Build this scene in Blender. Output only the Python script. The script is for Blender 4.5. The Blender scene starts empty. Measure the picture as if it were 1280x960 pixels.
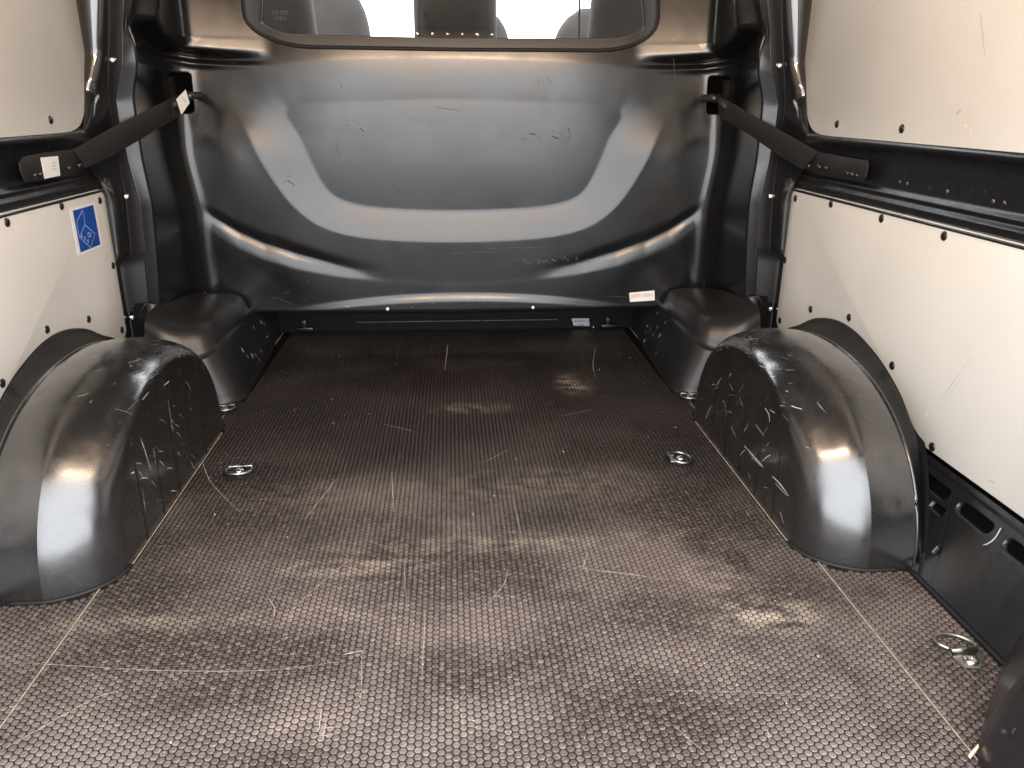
import bpy, bmesh, math, random
import numpy as np
from mathutils import Vector, Matrix
random.seed(7); rng = np.random.default_rng(7)
S = bpy.context.scene
COL = S.collection

# ------------------------------------------------------------------ camera, world, light, exposure
F, PITCH, YAW, ROLL = 976.6185, 0.3455556, 0.0786757, 0.0069432
CAM = np.array([-0.0220683, 0.0, 0.744])
fw = np.array([math.sin(YAW)*math.cos(PITCH), math.cos(YAW)*math.cos(PITCH), -math.sin(PITCH)])
rt = np.array([math.cos(YAW), -math.sin(YAW), 0.0]); up = np.cross(rt, fw)
rt, up = rt*math.cos(ROLL)+up*math.sin(ROLL), up*math.cos(ROLL)-rt*math.sin(ROLL)
cd = bpy.data.cameras.new('camera'); cam = bpy.data.objects.new('camera', cd); COL.objects.link(cam)
cam.matrix_world = Matrix(((rt[0], up[0], -fw[0], CAM[0]), (rt[1], up[1], -fw[1], CAM[1]), (rt[2], up[2], -fw[2], CAM[2]), (0, 0, 0, 1)))
cd.sensor_width = 36; cd.lens = F*36/1280; cd.clip_start = 0.02; cd.clip_end = 200
S.camera = cam
S.render.resolution_x, S.render.resolution_y = 1024, 768

W = bpy.data.worlds.new('World'); S.world = W; W.use_nodes = True
bg = W.node_tree.nodes['Background']; bg.inputs[0].default_value = (0.93, 0.96, 1.0, 1); bg.inputs[1].default_value = 6.9
S.view_settings.view_transform = 'Standard'; S.view_settings.look = 'None'
S.view_settings.exposure = 0.0; S.view_settings.gamma = 1
S.cycles.use_denoising = True
S.cycles.max_bounces = 8; S.cycles.sample_clamp_indirect = 6
# portal over the open rear doorway: guides the sampling of the daylight, gives no light itself
pl = bpy.data.lights.new('doorway_portal', 'AREA'); pl.shape = 'RECTANGLE'; pl.size = 1.5; pl.size_y = 1.3; pl.cycles.is_portal = True
po = bpy.data.objects.new('doorway_portal', pl); COL.objects.link(po); po.location = (0, 0.45, 0.65); po.rotation_euler = (math.radians(90), 0, 0)

def at(px, py, axis, v):
    """the point of the plane axis=v that the photograph shows at (px, py)"""
    d = fw + rt*(px-640)/F - up*(py-480)/F
    return CAM + d*((v-CAM[axis])/d[axis])

# ------------------------------------------------------------------ helpers
def tag(o, label=None, cat=None, group=None, kind=None):
    if label: o['label'] = label
    if cat: o['category'] = cat
    if group: o['group'] = group
    if kind: o['kind'] = kind
    return o
def empty(name, loc, *a, **k):
    o = bpy.data.objects.new(name, None); COL.objects.link(o); o.location = loc; o.empty_display_size = .05
    return tag(o, *a, **k)
def link(name, me, mat, parent=None, smooth=True, loc=None):
    o = bpy.data.objects.new(name, me); COL.objects.link(o)
    if mat and not me.materials: me.materials.append(mat)
    if smooth and me.polygons: me.polygons.foreach_set('use_smooth', [True]*len(me.polygons))
    if parent:
        o.parent = parent                     # every mesh keeps world coordinates; only Empties stand off the origin
        o.matrix_parent_inverse = Matrix.Translation(-parent.location) if parent.type == 'EMPTY' else Matrix()
    if loc is not None: o.location = loc
    return o
def pydata(name, vs, fs, mat, parent=None, smooth=True):
    me = bpy.data.meshes.new(name); me.from_pydata([tuple(map(float, v)) for v in vs], [], [tuple(f) for f in fs]); me.update()
    return link(name, me, mat, parent, smooth)
def bmobj(name, bm, mat, parent=None, smooth=True, recalc=True):
    if recalc: bmesh.ops.recalc_face_normals(bm, faces=bm.faces)
    me = bpy.data.meshes.new(name); bm.to_mesh(me); bm.free()
    return link(name, me, mat, parent, smooth)
def autosmooth(o, deg=35):
    me = o.data; bm = bmesh.new(); bm.from_mesh(me)
    for e in bm.edges:
        if len(e.link_faces) == 2 and e.calc_face_angle(0) > math.radians(deg): e.smooth = False
    bm.to_mesh(me); bm.free(); return o
def resample(pts, n, closed=False):
    P = np.array(pts, float)
    if closed: P = np.vstack([P, P[:1]])
    L = np.r_[0, np.cumsum(np.linalg.norm(np.diff(P, axis=0), axis=1))]
    t = np.linspace(0, L[-1], n+1)[:-1] if closed else np.linspace(0, L[-1], n)
    return np.stack([np.interp(t, L, P[:, k]) for k in range(P.shape[1])], 1)
def catmull(pts, k=6, closed=False):
    P = [np.array(p, float) for p in pts]; n = len(P); out = []
    rngi = range(n if closed else n-1)
    for i in rngi:
        g = (lambda j: P[j % n]) if closed else (lambda j: P[min(max(j, 0), n-1)])
        a, b, c, d = g(i-1), g(i), g(i+1), g(i+2)
        for q in range(k):
            t = q/k
            out.append(.5*((2*b)+(-a+c)*t+(2*a-5*b+4*c-d)*t*t+(-a+3*b-3*c+d)*t**3))
    if not closed: out.append(P[-1])
    return np.array(out)
def loft(name, rows, mat, parent=None, flip=False, smooth=True):
    rows = [np.asarray(r_, float) for r_ in rows]; m = len(rows[0])
    V = np.vstack(rows); fs = []
    for i in range(len(rows)-1):
        for j in range(m-1):
            f = (i*m+j, i*m+j+1, (i+1)*m+j+1, (i+1)*m+j)
            fs.append(f[::-1] if flip else f)
    return pydata(name, V, fs, mat, parent, smooth)
def tube(name, pts, rad, mat, parent=None, seg=8, closed=False, flat=None):
    P = np.array(pts, float); n = len(P); V = []; fs = []
    for i in range(n):
        a = P[(i-1) % n] if closed else P[max(i-1, 0)]; b = P[(i+1) % n] if closed else P[min(i+1, n-1)]
        t = b-a; t = t/np.linalg.norm(t)
        h = np.array([0, 0, 1.]) if abs(t[2]) < .9 else np.array([0, 1., 0])
        if flat is not None: h = np.array(flat, float)
        s = np.cross(t, h); s /= np.linalg.norm(s); w = np.cross(s, t)
        for k in range(seg):
            q = 2*math.pi*k/seg
            V.append(P[i]+rad*(s*math.cos(q)+w*math.sin(q)*(1 if flat is None else .5)))
    for i in range(n if closed else n-1):
        for k in range(seg):
            a = i*seg+k; b = i*seg+(k+1) % seg; c = ((i+1) % n)*seg+(k+1) % seg; d = ((i+1) % n)*seg+k
            fs.append((a, b, c, d))
    if not closed: fs += [tuple(range(seg))[::-1], tuple(range((n-1)*seg, n*seg))]
    return pydata(name, V, fs, mat, parent)
def prism(name, poly, off, mat, parent=None, bev=0.0, seg=2):
    """closed 3-D polygon extruded by the vector off; poly is the FRONT face"""
    bm = bmesh.new(); vs = [bm.verts.new(tuple(map(float, p))) for p in poly]; f = bm.faces.new(vs)
    r_ = bmesh.ops.extrude_face_region(bm, geom=[f])
    nv = [e for e in r_['geom'] if isinstance(e, bmesh.types.BMVert)]
    bmesh.ops.translate(bm, verts=nv, vec=Vector(map(float, off)))
    if bev > 0:
        bmesh.ops.recalc_face_normals(bm, faces=bm.faces)
        es = [e for e in bm.edges if e.calc_face_angle(0) > .6]
        bmesh.ops.bevel(bm, geom=es, offset=bev, segments=seg, affect='EDGES', profile=.5, clamp_overlap=True)
    o = bmobj(name, bm, mat, parent, True); return autosmooth(o, 30)
def dome(name, c, n, r, h, mat, parent=None, rings=4, seg=16, recess=0.0):
    """domed screw or rivet head at c, looking along n"""
    c = np.array(c, float); n = np.array(n, float); n /= np.linalg.norm(n)
    a = np.cross(n, [0, 0, 1.]) if abs(n[2]) < .9 else np.cross(n, [1., 0, 0]); a /= np.linalg.norm(a); b = np.cross(n, a)
    V = []; prof = [(r, -.002), (r, h*.25)]+[(r*math.cos(q), h*.25+h*.75*math.sin(q)) for q in np.linspace(0, math.pi/2, rings+1)[1:-1]]
    if recess: prof += [(r*.32, h*.95), (r*.28, h*.95-recess)]
    for rr, hh in prof:
        for k in range(seg):
            q = 2*math.pi*k/seg; V.append(c+n*hh+rr*(a*math.cos(q)+b*math.sin(q)))
    fs = []
    for i in range(len(prof)-1):
        for k in range(seg):
            fs.append((i*seg+k, i*seg+(k+1) % seg, (i+1)*seg+(k+1) % seg, (i+1)*seg+k))
    fs.append(tuple(range((len(prof)-1)*seg, len(prof)*seg)))
    return autosmooth(pydata(name, V, fs, mat, parent), 50)
def box(name, lo, hi, mat, parent=None, bev=0.0):
    x0, y0, z0 = lo; x1, y1, z1 = hi
    return prism(name, [(x0, y0, z0), (x1, y0, z0), (x1, y0, z1), (x0, y0, z1)], (0, y1-y0, 0), mat, parent, bev)
def sstep(x): x = np.clip(x, 0, 1); return x*x*(3-2*x)
def sdpoly(X, Z, poly):
    """signed distance to a closed 2-D polygon, positive inside"""
    P = np.array(poly, float); Q = np.roll(P, -1, 0); d = np.full(X.shape, 1e9); ins = np.zeros(X.shape, bool)
    for (ax, az), (bx_, bz) in zip(P, Q):
        ex, ez = bx_-ax, bz-az
        if ex*ex+ez*ez < 1e-14: continue
        t = np.clip(((X-ax)*ex+(Z-az)*ez)/(ex*ex+ez*ez), 0, 1)
        d = np.minimum(d, np.hypot(X-ax-t*ex, Z-az-t*ez))
        c = ((az > Z) != (bz > Z)) & (X < (bx_-ax)*(Z-az)/((bz-az) if abs(bz-az) > 1e-12 else 1e-12)+ax)
        ins ^= c
    return np.where(ins, d, -d)
def blur(A, s):
    k = np.arange(-int(3*s)-1, int(3*s)+2); g = np.exp(-k*k/(2*s*s)); g /= g.sum()
    B = np.pad(A, len(k)//2, mode='edge')
    B = np.apply_along_axis(lambda v: np.convolve(v, g, 'same'), 0, B); B = np.apply_along_axis(lambda v: np.convolve(v, g, 'same'), 1, B)
    h = len(k)//2; return B[h:-h, h:-h]
def rrect(cx, cz, w, h, r, n=5):
    out = []
    for sx, sz, a0 in ((1, 1, 0), (-1, 1, 90), (-1, -1, 180), (1, -1, 270)):
        for k in range(n+1):
            q = math.radians(a0+90*k/n); out.append((cx+sx*(w/2-r)+r*math.cos(q), cz+sz*(h/2-r)+r*math.sin(q)))
    return out

# ------------------------------------------------------------------ materials
def mat(name, col, rough=.5, metal=0, spec=.5, coat=0, coat_rough=.1, coat_ior=1.5, noise=0, nscale=20, bump=0, bscale=300, rvar=0, wav=0, wscale=6,
        speck=None, speck_scale=60, speck_w=.02, emit=None, estr=0, trans=0, ior=1.45, mottle=None):
    m = bpy.data.materials.new(name); m.use_nodes = True; nt = m.node_tree; N, L = nt.nodes, nt.links
    b = N['Principled BSDF']; b.inputs['Base Color'].default_value = (*col, 1); b.inputs['Roughness'].default_value = rough
    b.inputs['Metallic'].default_value = metal; b.inputs['Specular IOR Level'].default_value = spec; b.inputs['IOR'].default_value = ior
    b.inputs['Coat Weight'].default_value = coat; b.inputs['Coat IOR'].default_value = coat_ior; b.inputs['Coat Roughness'].default_value = coat_rough
    b.inputs['Transmission Weight'].default_value = trans
    if emit: b.inputs['Emission Color'].default_value = (*emit, 1); b.inputs['Emission Strength'].default_value = estr
    tc = N.new('ShaderNodeTexCoord'); out = tc.outputs['Object']
    colour = None
    if noise or mottle:
        t = N.new('ShaderNodeTexNoise'); t.inputs['Scale'].default_value = nscale; t.inputs['Detail'].default_value = 6; L.new(out, t.inputs['Vector'])
        r_ = N.new('ShaderNodeValToRGB'); e = r_.color_ramp.elements; e[0].position = .3; e[1].position = .72
        c0 = tuple(c*(1-noise) for c in col); c1 = mottle if mottle else tuple(min(1, c*(1+noise)) for c in col)
        e[0].color = (*c0, 1); e[1].color = (*c1, 1); L.new(t.outputs[0], r_.inputs[0]); colour = r_.outputs[0]
    if rvar:
        t = N.new('ShaderNodeTexNoise'); t.inputs['Scale'].default_value = 9; t.inputs['Detail'].default_value = 8; t.inputs['Roughness'].default_value = .65; L.new(out, t.inputs['Vector'])
        mr = N.new('ShaderNodeMapRange'); mr.inputs[1].default_value = .3; mr.inputs[2].default_value = .75; mr.inputs[3].default_value = max(.02, rough-rvar); mr.inputs[4].default_value = rough+rvar
        L.new(t.outputs[0], mr.inputs[0]); L.new(mr.outputs[0], b.inputs['Roughness'])
    if coat and rvar:
        t = N.new('ShaderNodeTexNoise'); t.inputs['Scale'].default_value = 13; t.inputs['Detail'].default_value = 9; t.inputs['Roughness'].default_value = .7; L.new(out, t.inputs['Vector'])
        mr = N.new('ShaderNodeMapRange'); mr.inputs[1].default_value = .35; mr.inputs[2].default_value = .7; mr.inputs[3].default_value = coat_rough*.75; mr.inputs[4].default_value = coat_rough*1.9
        L.new(t.outputs[0], mr.inputs[0]); L.new(mr.outputs[0], b.inputs['Coat Roughness'])
    if speck:
        v = N.new('ShaderNodeTexVoronoi'); v.inputs['Scale'].default_value = speck_scale; L.new(out, v.inputs['Vector'])
        n2 = N.new('ShaderNodeTexNoise'); n2.inputs['Scale'].default_value = 5; L.new(out, n2.inputs['Vector'])
        lt = N.new('ShaderNodeMath'); lt.operation = 'LESS_THAN'
        th = N.new('ShaderNodeMath'); th.operation = 'MULTIPLY_ADD'; th.inputs[1].default_value = speck_w*8; th.inputs[2].default_value = -speck_w*4.3
        L.new(n2.outputs[0], th.inputs[0]); L.new(v.outputs['Distance'], lt.inputs[0]); L.new(th.outputs[0], lt.inputs[1])
        mx = N.new('ShaderNodeMix'); mx.data_type = 'RGBA'; L.new(lt.outputs[0], mx.inputs[0])
        if colour: L.new(colour, mx.inputs[6])
        else: mx.inputs[6].default_value = (*col, 1)
        mx.inputs[7].default_value = (*speck, 1); colour = mx.outputs[2]
    if colour: L.new(colour, b.inputs['Base Color'])
    prev = None
    for amt, sc, det, dist in ((wav, wscale, 1, .01), (bump, bscale, 3, .0004)):
        if amt:
            t = N.new('ShaderNodeTexNoise'); t.inputs['Scale'].default_value = sc; t.inputs['Detail'].default_value = det; L.new(out, t.inputs['Vector'])
            bp = N.new('ShaderNodeBump'); bp.inputs['Strength'].default_value = amt; bp.inputs['Distance'].default_value = dist; L.new(t.outputs[0], bp.inputs['Height'])
            if prev: L.new(prev, bp.inputs['Normal'])
            prev = bp.outputs[0]
    if prev: L.new(prev, b.inputs['Normal'])
    return m
M = {}
M['plastic'] = mat('bulkhead_plastic', (.009, .0093, .010), .23, spec=.72, rvar=.055, bump=.09, bscale=700, noise=.18, nscale=5, speck=(.16, .16, .165), speck_scale=38, speck_w=.010)
M['trim'] = mat('trim_plastic', (.016, .016, .017), .36, bump=.3, bscale=800, rvar=.06, speck=(.2, .2, .2), speck_scale=30, speck_w=.010)
M['paint'] = mat('gloss_black_paint', (.010, .010, .011), .22, coat=1, coat_ior=1.75, coat_rough=.06, rvar=.07, wav=.10, wscale=7, bump=.12, bscale=260, speck=(.36, .35, .34), speck_scale=85, speck_w=.020)
M['arch'] = mat('arch_paint', (.013, .0125, .013), .22, coat=1, coat_ior=1.8, coat_rough=.19, rvar=.06, wav=.30, wscale=11, bump=.10, bscale=240, speck=(.33, .32, .31), speck_scale=60, speck_w=.018, noise=.25, nscale=9)
M['metal_dark'] = mat('dark_wall_metal', (.008, .008, .009), .38, coat=.3, coat_rough=.2, rvar=.1, wav=.1, speck=(.2, .2, .2), speck_scale=70, speck_w=.014)
M['sill'] = mat('sill_paint', (.008, .008, .009), .33, coat=.5, coat_rough=.25, rvar=.1, wav=.15, wscale=9, bump=.15, speck=(.4, .39, .37), speck_scale=110, speck_w=.018)
M['flange'] = mat('flange_paint', (.005, .005, .0055), .5, spec=.2, bump=.2, bscale=200, wav=.2, wscale=12)
M['bar'] = mat('bar_steel', (.015, .0128, .0128), .55, bump=.2, bscale=500, noise=.1)
M['black'] = mat('black_rubber', (.010, .010, .011), .6)
M['footwell'] = mat('footwell_paint', (.004, .004, .0045), .55, spec=.2, noise=.3)
M['hole_dark'] = mat('hole_shade', (.002, .002, .002), .9, spec=.05)  # near-black colour that paints the shade inside open holes
M['rivet'] = mat('black_rivet', (.012, .012, .013), .3, coat=.4)
M['board'] = mat('wall_board', (.67, .65, .605), .42, spec=.45, noise=.07, nscale=2.2, bump=.12, bscale=420, rvar=.06, speck=(.44, .42, .38), speck_scale=22, speck_w=.006)
M['board_edge'] = mat('board_edge', (.66, .60, .50), .6, noise=.2, nscale=60)
M['ply'] = mat('ply_edge', (.42, .35, .27), .7, noise=.35, nscale=80)
M['steel'] = mat('zinc_steel', (.62, .62, .60), .26, metal=1, rvar=.1, bump=.2, bscale=300)
M['steel_worn'] = mat('worn_steel', (.36, .35, .33), .36, metal=1, rvar=.14, noise=.4, nscale=60)
M['white'] = mat('label_white', (.82, .82, .80), .45)
M['grey_label'] = mat('label_grey', (.50, .52, .54), .5)
M['red'] = mat('label_red', (.62, .13, .10), .5)
M['ink'] = mat('label_ink', (.10, .10, .11), .6)
M['blue'] = mat('sticker_blue', (.012, .07, .36), .4, noise=.06)
M['line'] = mat('sticker_line', (.42, .55, .85), .5)
M['seat'] = mat('seat_cloth', (.038, .034, .031), .8, bump=.5, bscale=400, noise=.15)
M['frame'] = mat('window_surround', (.05, .047, .045), .42, bump=.2, bscale=500)
M['glass'] = mat('pane_glass', (.97, .965, .95), .01, trans=1, ior=1.45)
M['ground'] = mat('ground_paving', (.11, .108, .105), .9, noise=.2, nscale=3)
M['ceiling'] = mat('roof_lining', (.11, .10, .095), .6)
M['mark'] = mat('rub_mark', (.012, .012, .013), .42)
M['scuff'] = mat('scuff', (.42, .41, .39), .6, noise=.5, nscale=90)
M['scuff_dim'] = mat('scuff_dim', (.14, .135, .13), .6, noise=.5, nscale=90)
M['scratch'] = mat('floor_scratch', (.36, .31, .27), .7, noise=.5, nscale=70)
M['smear'] = mat('floor_smear', (.014, .012, .012), .6, noise=.5, nscale=70)
M['chip'] = mat('wood_chip', (.72, .56, .38), .7, noise=.2, nscale=60)

def floor_mat(name, lo, hi, worn, rough, is_tile):
    """phenolic film: brown film, rubbed pale patches, dirt; patches are wear with a shape of their own"""
    m = bpy.data.materials.new(name); m.use_nodes = True; nt = m.node_tree; N, L = nt.nodes, nt.links
    b = N['Principled BSDF']; tc = N.new('ShaderNodeTexCoord'); O = tc.outputs['Object']
    def noise(sc, det=5, sx=1, sy=1):
        mp = N.new('ShaderNodeMapping'); mp.inputs['Scale'].default_value = (sx, sy, 1); L.new(O, mp.inputs[0])
        t = N.new('ShaderNodeTexNoise'); t.inputs['Scale'].default_value = sc; t.inputs['Detail'].default_value = det; L.new(mp.outputs[0], t.inputs[0]); return t.outputs[0]
    def mr(v, a, c, lo_=0, hi_=1):
        q = N.new('ShaderNodeMapRange'); q.interpolation_type = 'SMOOTHSTEP'
        for i, x in enumerate((a, c, lo_, hi_)): q.inputs[i+1].default_value = x
        L.new(v, q.inputs[0]); return q.outputs[0]
    def math_(op, a, c):
        q = N.new('ShaderNodeMath'); q.operation = op
        for i, x in enumerate((a, c)):
            if isinstance(x, (int, float)): q.inputs[i].default_value = x
            else: L.new(x, q.inputs[i])
        return q.outputs[0]
    def mix(fac, a, c):
        q = N.new('ShaderNodeMix'); q.data_type = 'RGBA'; L.new(fac, q.inputs[0])
        for i, x in ((6, a), (7, c)):
            if isinstance(x, tuple): q.inputs[i].default_value = (*x, 1)
            else: L.new(x, q.inputs[i])
        return q.outputs[2]
    big = mr(noise(3.2, 5, 1, 1.5), .36, .66)
    c = mix(big, lo, hi)
    fine = noise(95, 2); c = mix(mr(fine, .42, .75, 0, .45), c, tuple(min(1, v*1.9+.012) for v in hi))
    # pale rubbed patches at the places the photograph shows
    patch = None
    for (x, y, rx, ry, k) in ((.45, .985, .09, .04, .85), (.40, 1.09, .07, .04, .4), (-.20, 1.16, .12, .024, .6), (-.22, 1.03, .22, .018, .28), (.31, 2.05, .045, .08, .5), (.02, 1.88, .10, .035, .28),
                              (-.5, 1.03, .12, .03, .35), (.08, 1.22, .35, .03, .35), (-.3, 1.42, .2, .06, .12), (.12, 1.45, .25, .08, .2), (-.22, .80, .045, .03, .35)):
        vm = N.new('ShaderNodeVectorMath'); vm.operation = 'SUBTRACT'; L.new(O, vm.inputs[0]); vm.inputs[1].default_value = (x, y, 0)
        vs = N.new('ShaderNodeVectorMath'); vs.operation = 'MULTIPLY'; L.new(vm.outputs[0], vs.inputs[0]); vs.inputs[1].default_value = (1/rx, 1/ry, 0)
        ln = N.new('ShaderNodeVectorMath'); ln.operation = 'LENGTH'; L.new(vs.outputs[0], ln.inputs[0])
        e = mr(ln.outputs['Value'], 1.6, .1, 0, k); patch = e if patch is None else math_('MAXIMUM', patch, e)
    rag = mr(noise(22, 10, 1, 1.7), .36, .66); patch = math_('MULTIPLY', patch, rag)
    # rubbed lengthwise and slanting scratches
    def scr(ang, sx, sy, th, k, seed):
        mp0 = N.new('ShaderNodeMapping'); mp0.inputs['Rotation'].default_value = (0, 0, ang); mp0.inputs['Location'].default_value = (seed, seed*.7, 0); L.new(O, mp0.inputs[0])
        mp = N.new('ShaderNodeMapping'); mp.inputs['Scale'].default_value = (sx, sy, 1); L.new(mp0.outputs[0], mp.inputs[0])
        t = N.new('ShaderNodeTexNoise'); t.inputs['Scale'].default_value = 1; t.inputs['Detail'].default_value = 2; t.inputs['Distortion'].default_value = .15; L.new(mp.outputs[0], t.inputs[0])
        return mr(t.outputs[0], th, th+.035, 0, k)
    sc_ = None
    for a_ in ((0.02, 330, 5, .70, .55, 1), (-.10, 260, 7, .715, .5, 3), (.9, 280, 9, .73, .5, 5), (-1.2, 300, 10, .735, .45, 8), (1.54, 300, 6, .735, .45, 11), (.35, 420, 8, .72, .35, 14)):
        e = scr(*a_); sc_ = e if sc_ is None else math_('MAXIMUM', sc_, e)
    sc_ = math_('MULTIPLY', sc_, mr(noise(1.9, 4), .40, .60, .15, 1)); c = mix(sc_, c, tuple(min(1, v*1.15) for v in worn))
    # dark smudges with ragged outlines
    smu = None
    for (x, y, rx, ry, k) in ((.095, 1.41, .016, .016, .9), (.42, 1.22, .05, .018, .7), (.46, 1.13, .02, .05, .8), (.46, .955, .06, .010, .7), (.05, .985, .008, .006, .9), (-.16, 1.13, .03, .018, .5), (-.02, 1.33, .08, .02, .4), (.13, 1.31, .07, .03, .5), (-.12, 1.62, .10, .03, .4), (.25, 1.9, .12, .03, .6), (.40, 1.18, .03, .02, .5)):
        vm = N.new('ShaderNodeVectorMath'); vm.operation = 'SUBTRACT'; L.new(O, vm.inputs[0]); vm.inputs[1].default_value = (x, y, 0)
        vs = N.new('ShaderNodeVectorMath'); vs.operation = 'MULTIPLY'; L.new(vm.outputs[0], vs.inputs[0]); vs.inputs[1].default_value = (1/rx, 1/ry, 0)
        ln = N.new('ShaderNodeVectorMath'); ln.operation = 'LENGTH'; L.new(vs.outputs[0], ln.inputs[0])
        e = mr(ln.outputs['Value'], 1.4, .5, 0, k); smu = e if smu is None else math_('MAXIMUM', smu, e)
    smu = math_('MULTIPLY', smu, mr(noise(60, 8), .40, .55)); c = mix(smu, c, tuple(v*.25 for v in lo))
    # fall-off of the doorway light put into the colour: darker towards the bulkhead
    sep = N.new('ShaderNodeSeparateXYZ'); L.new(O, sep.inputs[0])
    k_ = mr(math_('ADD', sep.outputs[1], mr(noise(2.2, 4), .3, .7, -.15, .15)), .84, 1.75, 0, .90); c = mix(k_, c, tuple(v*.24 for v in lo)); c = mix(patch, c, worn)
    # dark grime
    gr = mr(noise(5.3, 7, 1.2, 1), .56, .74, 0, .65); c = mix(gr, c, tuple(v*.45 for v in lo))
    L.new(c, b.inputs['Base Color'])
    r_ = mr(noise(7, 6), .3, .7, rough-.09, rough+.12); L.new(r_, b.inputs['Roughness'])
    b.inputs['Specular IOR Level'].default_value = .5 if is_tile else .25
    t = N.new('ShaderNodeTexNoise'); t.inputs['Scale'].default_value = 700; L.new(O, t.inputs[0])
    bp = N.new('ShaderNodeBump'); bp.inputs['Strength'].default_value = .35; bp.inputs['Distance'].default_value = .0003; L.new(t.outputs[0], bp.inputs['Height']); L.new(bp.outputs[0], b.inputs['Normal'])
    return m
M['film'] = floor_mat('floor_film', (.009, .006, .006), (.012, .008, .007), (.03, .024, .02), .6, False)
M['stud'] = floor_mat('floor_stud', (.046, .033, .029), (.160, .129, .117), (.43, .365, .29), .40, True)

# ------------------------------------------------------------------ ground outside, floor
g = pydata('ground', [(-20, -20, -.55), (20, -20, -.55), (20, 20, -.55), (-20, 20, -.55)], [(0, 1, 2, 3)], M['ground']); tag(g, kind='structure')

PX, PY = .0093, .0093*1.1547
ARC_Y, ARC_A, ARC_B = 1.475, .385, .296
def hexfield(inside, xr, yr):  # hexagons at a sheet's edge are cut off with it
    cx = np.arange(math.floor(xr[0]/PX), math.ceil(xr[1]/PX)+1); cy = np.arange(math.floor(yr[0]/PY), math.ceil(yr[1]/PY)+1)
    I, J = np.meshgrid(cx, cy); X = I*PX; Y = J*PY+(I % 2)*PY/2; X = X.ravel(); Y = Y.ravel()
    k = inside(X, Y); X, Y = X[k], Y[k]; n = len(X)
    q = np.radians(np.arange(6)*60); R0, R1, H = PX*2/3*.86, PX*2/3*.775, .0008
    V = np.zeros((n, 19, 3)); jz = rng.normal(0, .00005, n)
    for ring, (R_, h) in enumerate(((R0, -.0002), (R1, H), (R1*.55, H-.00012))):
        V[:, ring*6:(ring+1)*6, 0] = X[:, None]+R_*np.cos(q); V[:, ring*6:(ring+1)*6, 1] = Y[:, None]+R_*np.sin(q)
        V[:, ring*6:(ring+1)*6, 2] = h+(jz[:, None] if ring else 0)+(rng.normal(0, .00004, (n, 6)) if ring else 0)
    V[:, 18, 0] = X; V[:, 18, 1] = Y; V[:, 18, 2] = H-.00022+jz
    V[..., 0] = np.clip(V[..., 0], xr[0]+.0006, xr[1]-.0006)
    f4 = [(a, (a+1) % 6, 6+(a+1) % 6, 6+a) for a in range(6)]+[(6+a, 6+(a+1) % 6, 12+(a+1) % 6, 12+a) for a in range(6)]
    f3 = [(12+a, 12+(a+1) % 6, 18) for a in range(6)]
    base = (np.arange(n)*19)[:, None]
    l4 = (np.array(f4).ravel()[None]+base).ravel(); l3 = (np.array(f3).ravel()[None]+base).ravel()
    me = bpy.data.meshes.new('tread_hexagons'); me.vertices.add(n*19); me.vertices.foreach_set('co', V.ravel())
    me.loops.add(len(l4)+len(l3)); me.loops.foreach_set('vertex_index', np.r_[l4, l3].astype(np.int32))
    me.polygons.add(n*18); ls = np.r_[np.arange(n*12)*4, n*48+np.arange(n*6)*3].astype(np.int32); me.polygons.foreach_set('loop_start', ls)
    me.update(); me.validate(); return me
floor = empty('floor', (0, 1.6, 0), kind='structure')
def arch_foot(X, Y, m=0.0):
    a = np.abs(X); w = 1-np.sqrt(np.clip(1-((.67-np.clip(a, .575, .67))/.095)**2, 0, 1)); A = ARC_A-.10*w
    return (a > .575-m) & (np.abs(Y-ARC_Y) < A+m)
def box_foot(X, Y, m=0):
    a = np.abs(X); return (Y > 1.965-m) & (a > .578-m) | (Y > 1.94-m) & (a > .62-m)
EDGE = .5985
boards = [('centre', -EDGE, EDGE), ('left', -.90, -EDGE-.003), ('right', EDGE+.003, .90)]
for nm, x0, x1 in boards:
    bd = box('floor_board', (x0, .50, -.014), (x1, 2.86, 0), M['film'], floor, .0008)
    def inside(X, Y, x0=x0, x1=x1):
        k = (X > x0-.0035) & (X < x1+.0035) & (Y > .52) & (Y < 2.615) & ~arch_foot(X, Y, .004) & ~box_foot(X, Y, .004)
        side = np.abs(X) > EDGE
        # sheets are bare (no embossing left) close to the body side and around the arch feet
        k &= ~(side & (np.abs(X) > .742+np.where(Y < 1.08, 0, -.0)))
        k &= ~((np.abs(X) > .60) & (Y < .70) & (np.abs(X)-.60 > Y-.69))
        return k
    me = hexfield(inside, (x0, x1), (.5, 2.85))
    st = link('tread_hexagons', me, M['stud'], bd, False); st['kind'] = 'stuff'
for s in (-1, 1):
    e = box('board_edge', (s*(EDGE+.0015)-.0008, .50, -.010), (s*(EDGE+.0015)+.0008, 2.62, .0006), M['ply'], floor)

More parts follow.
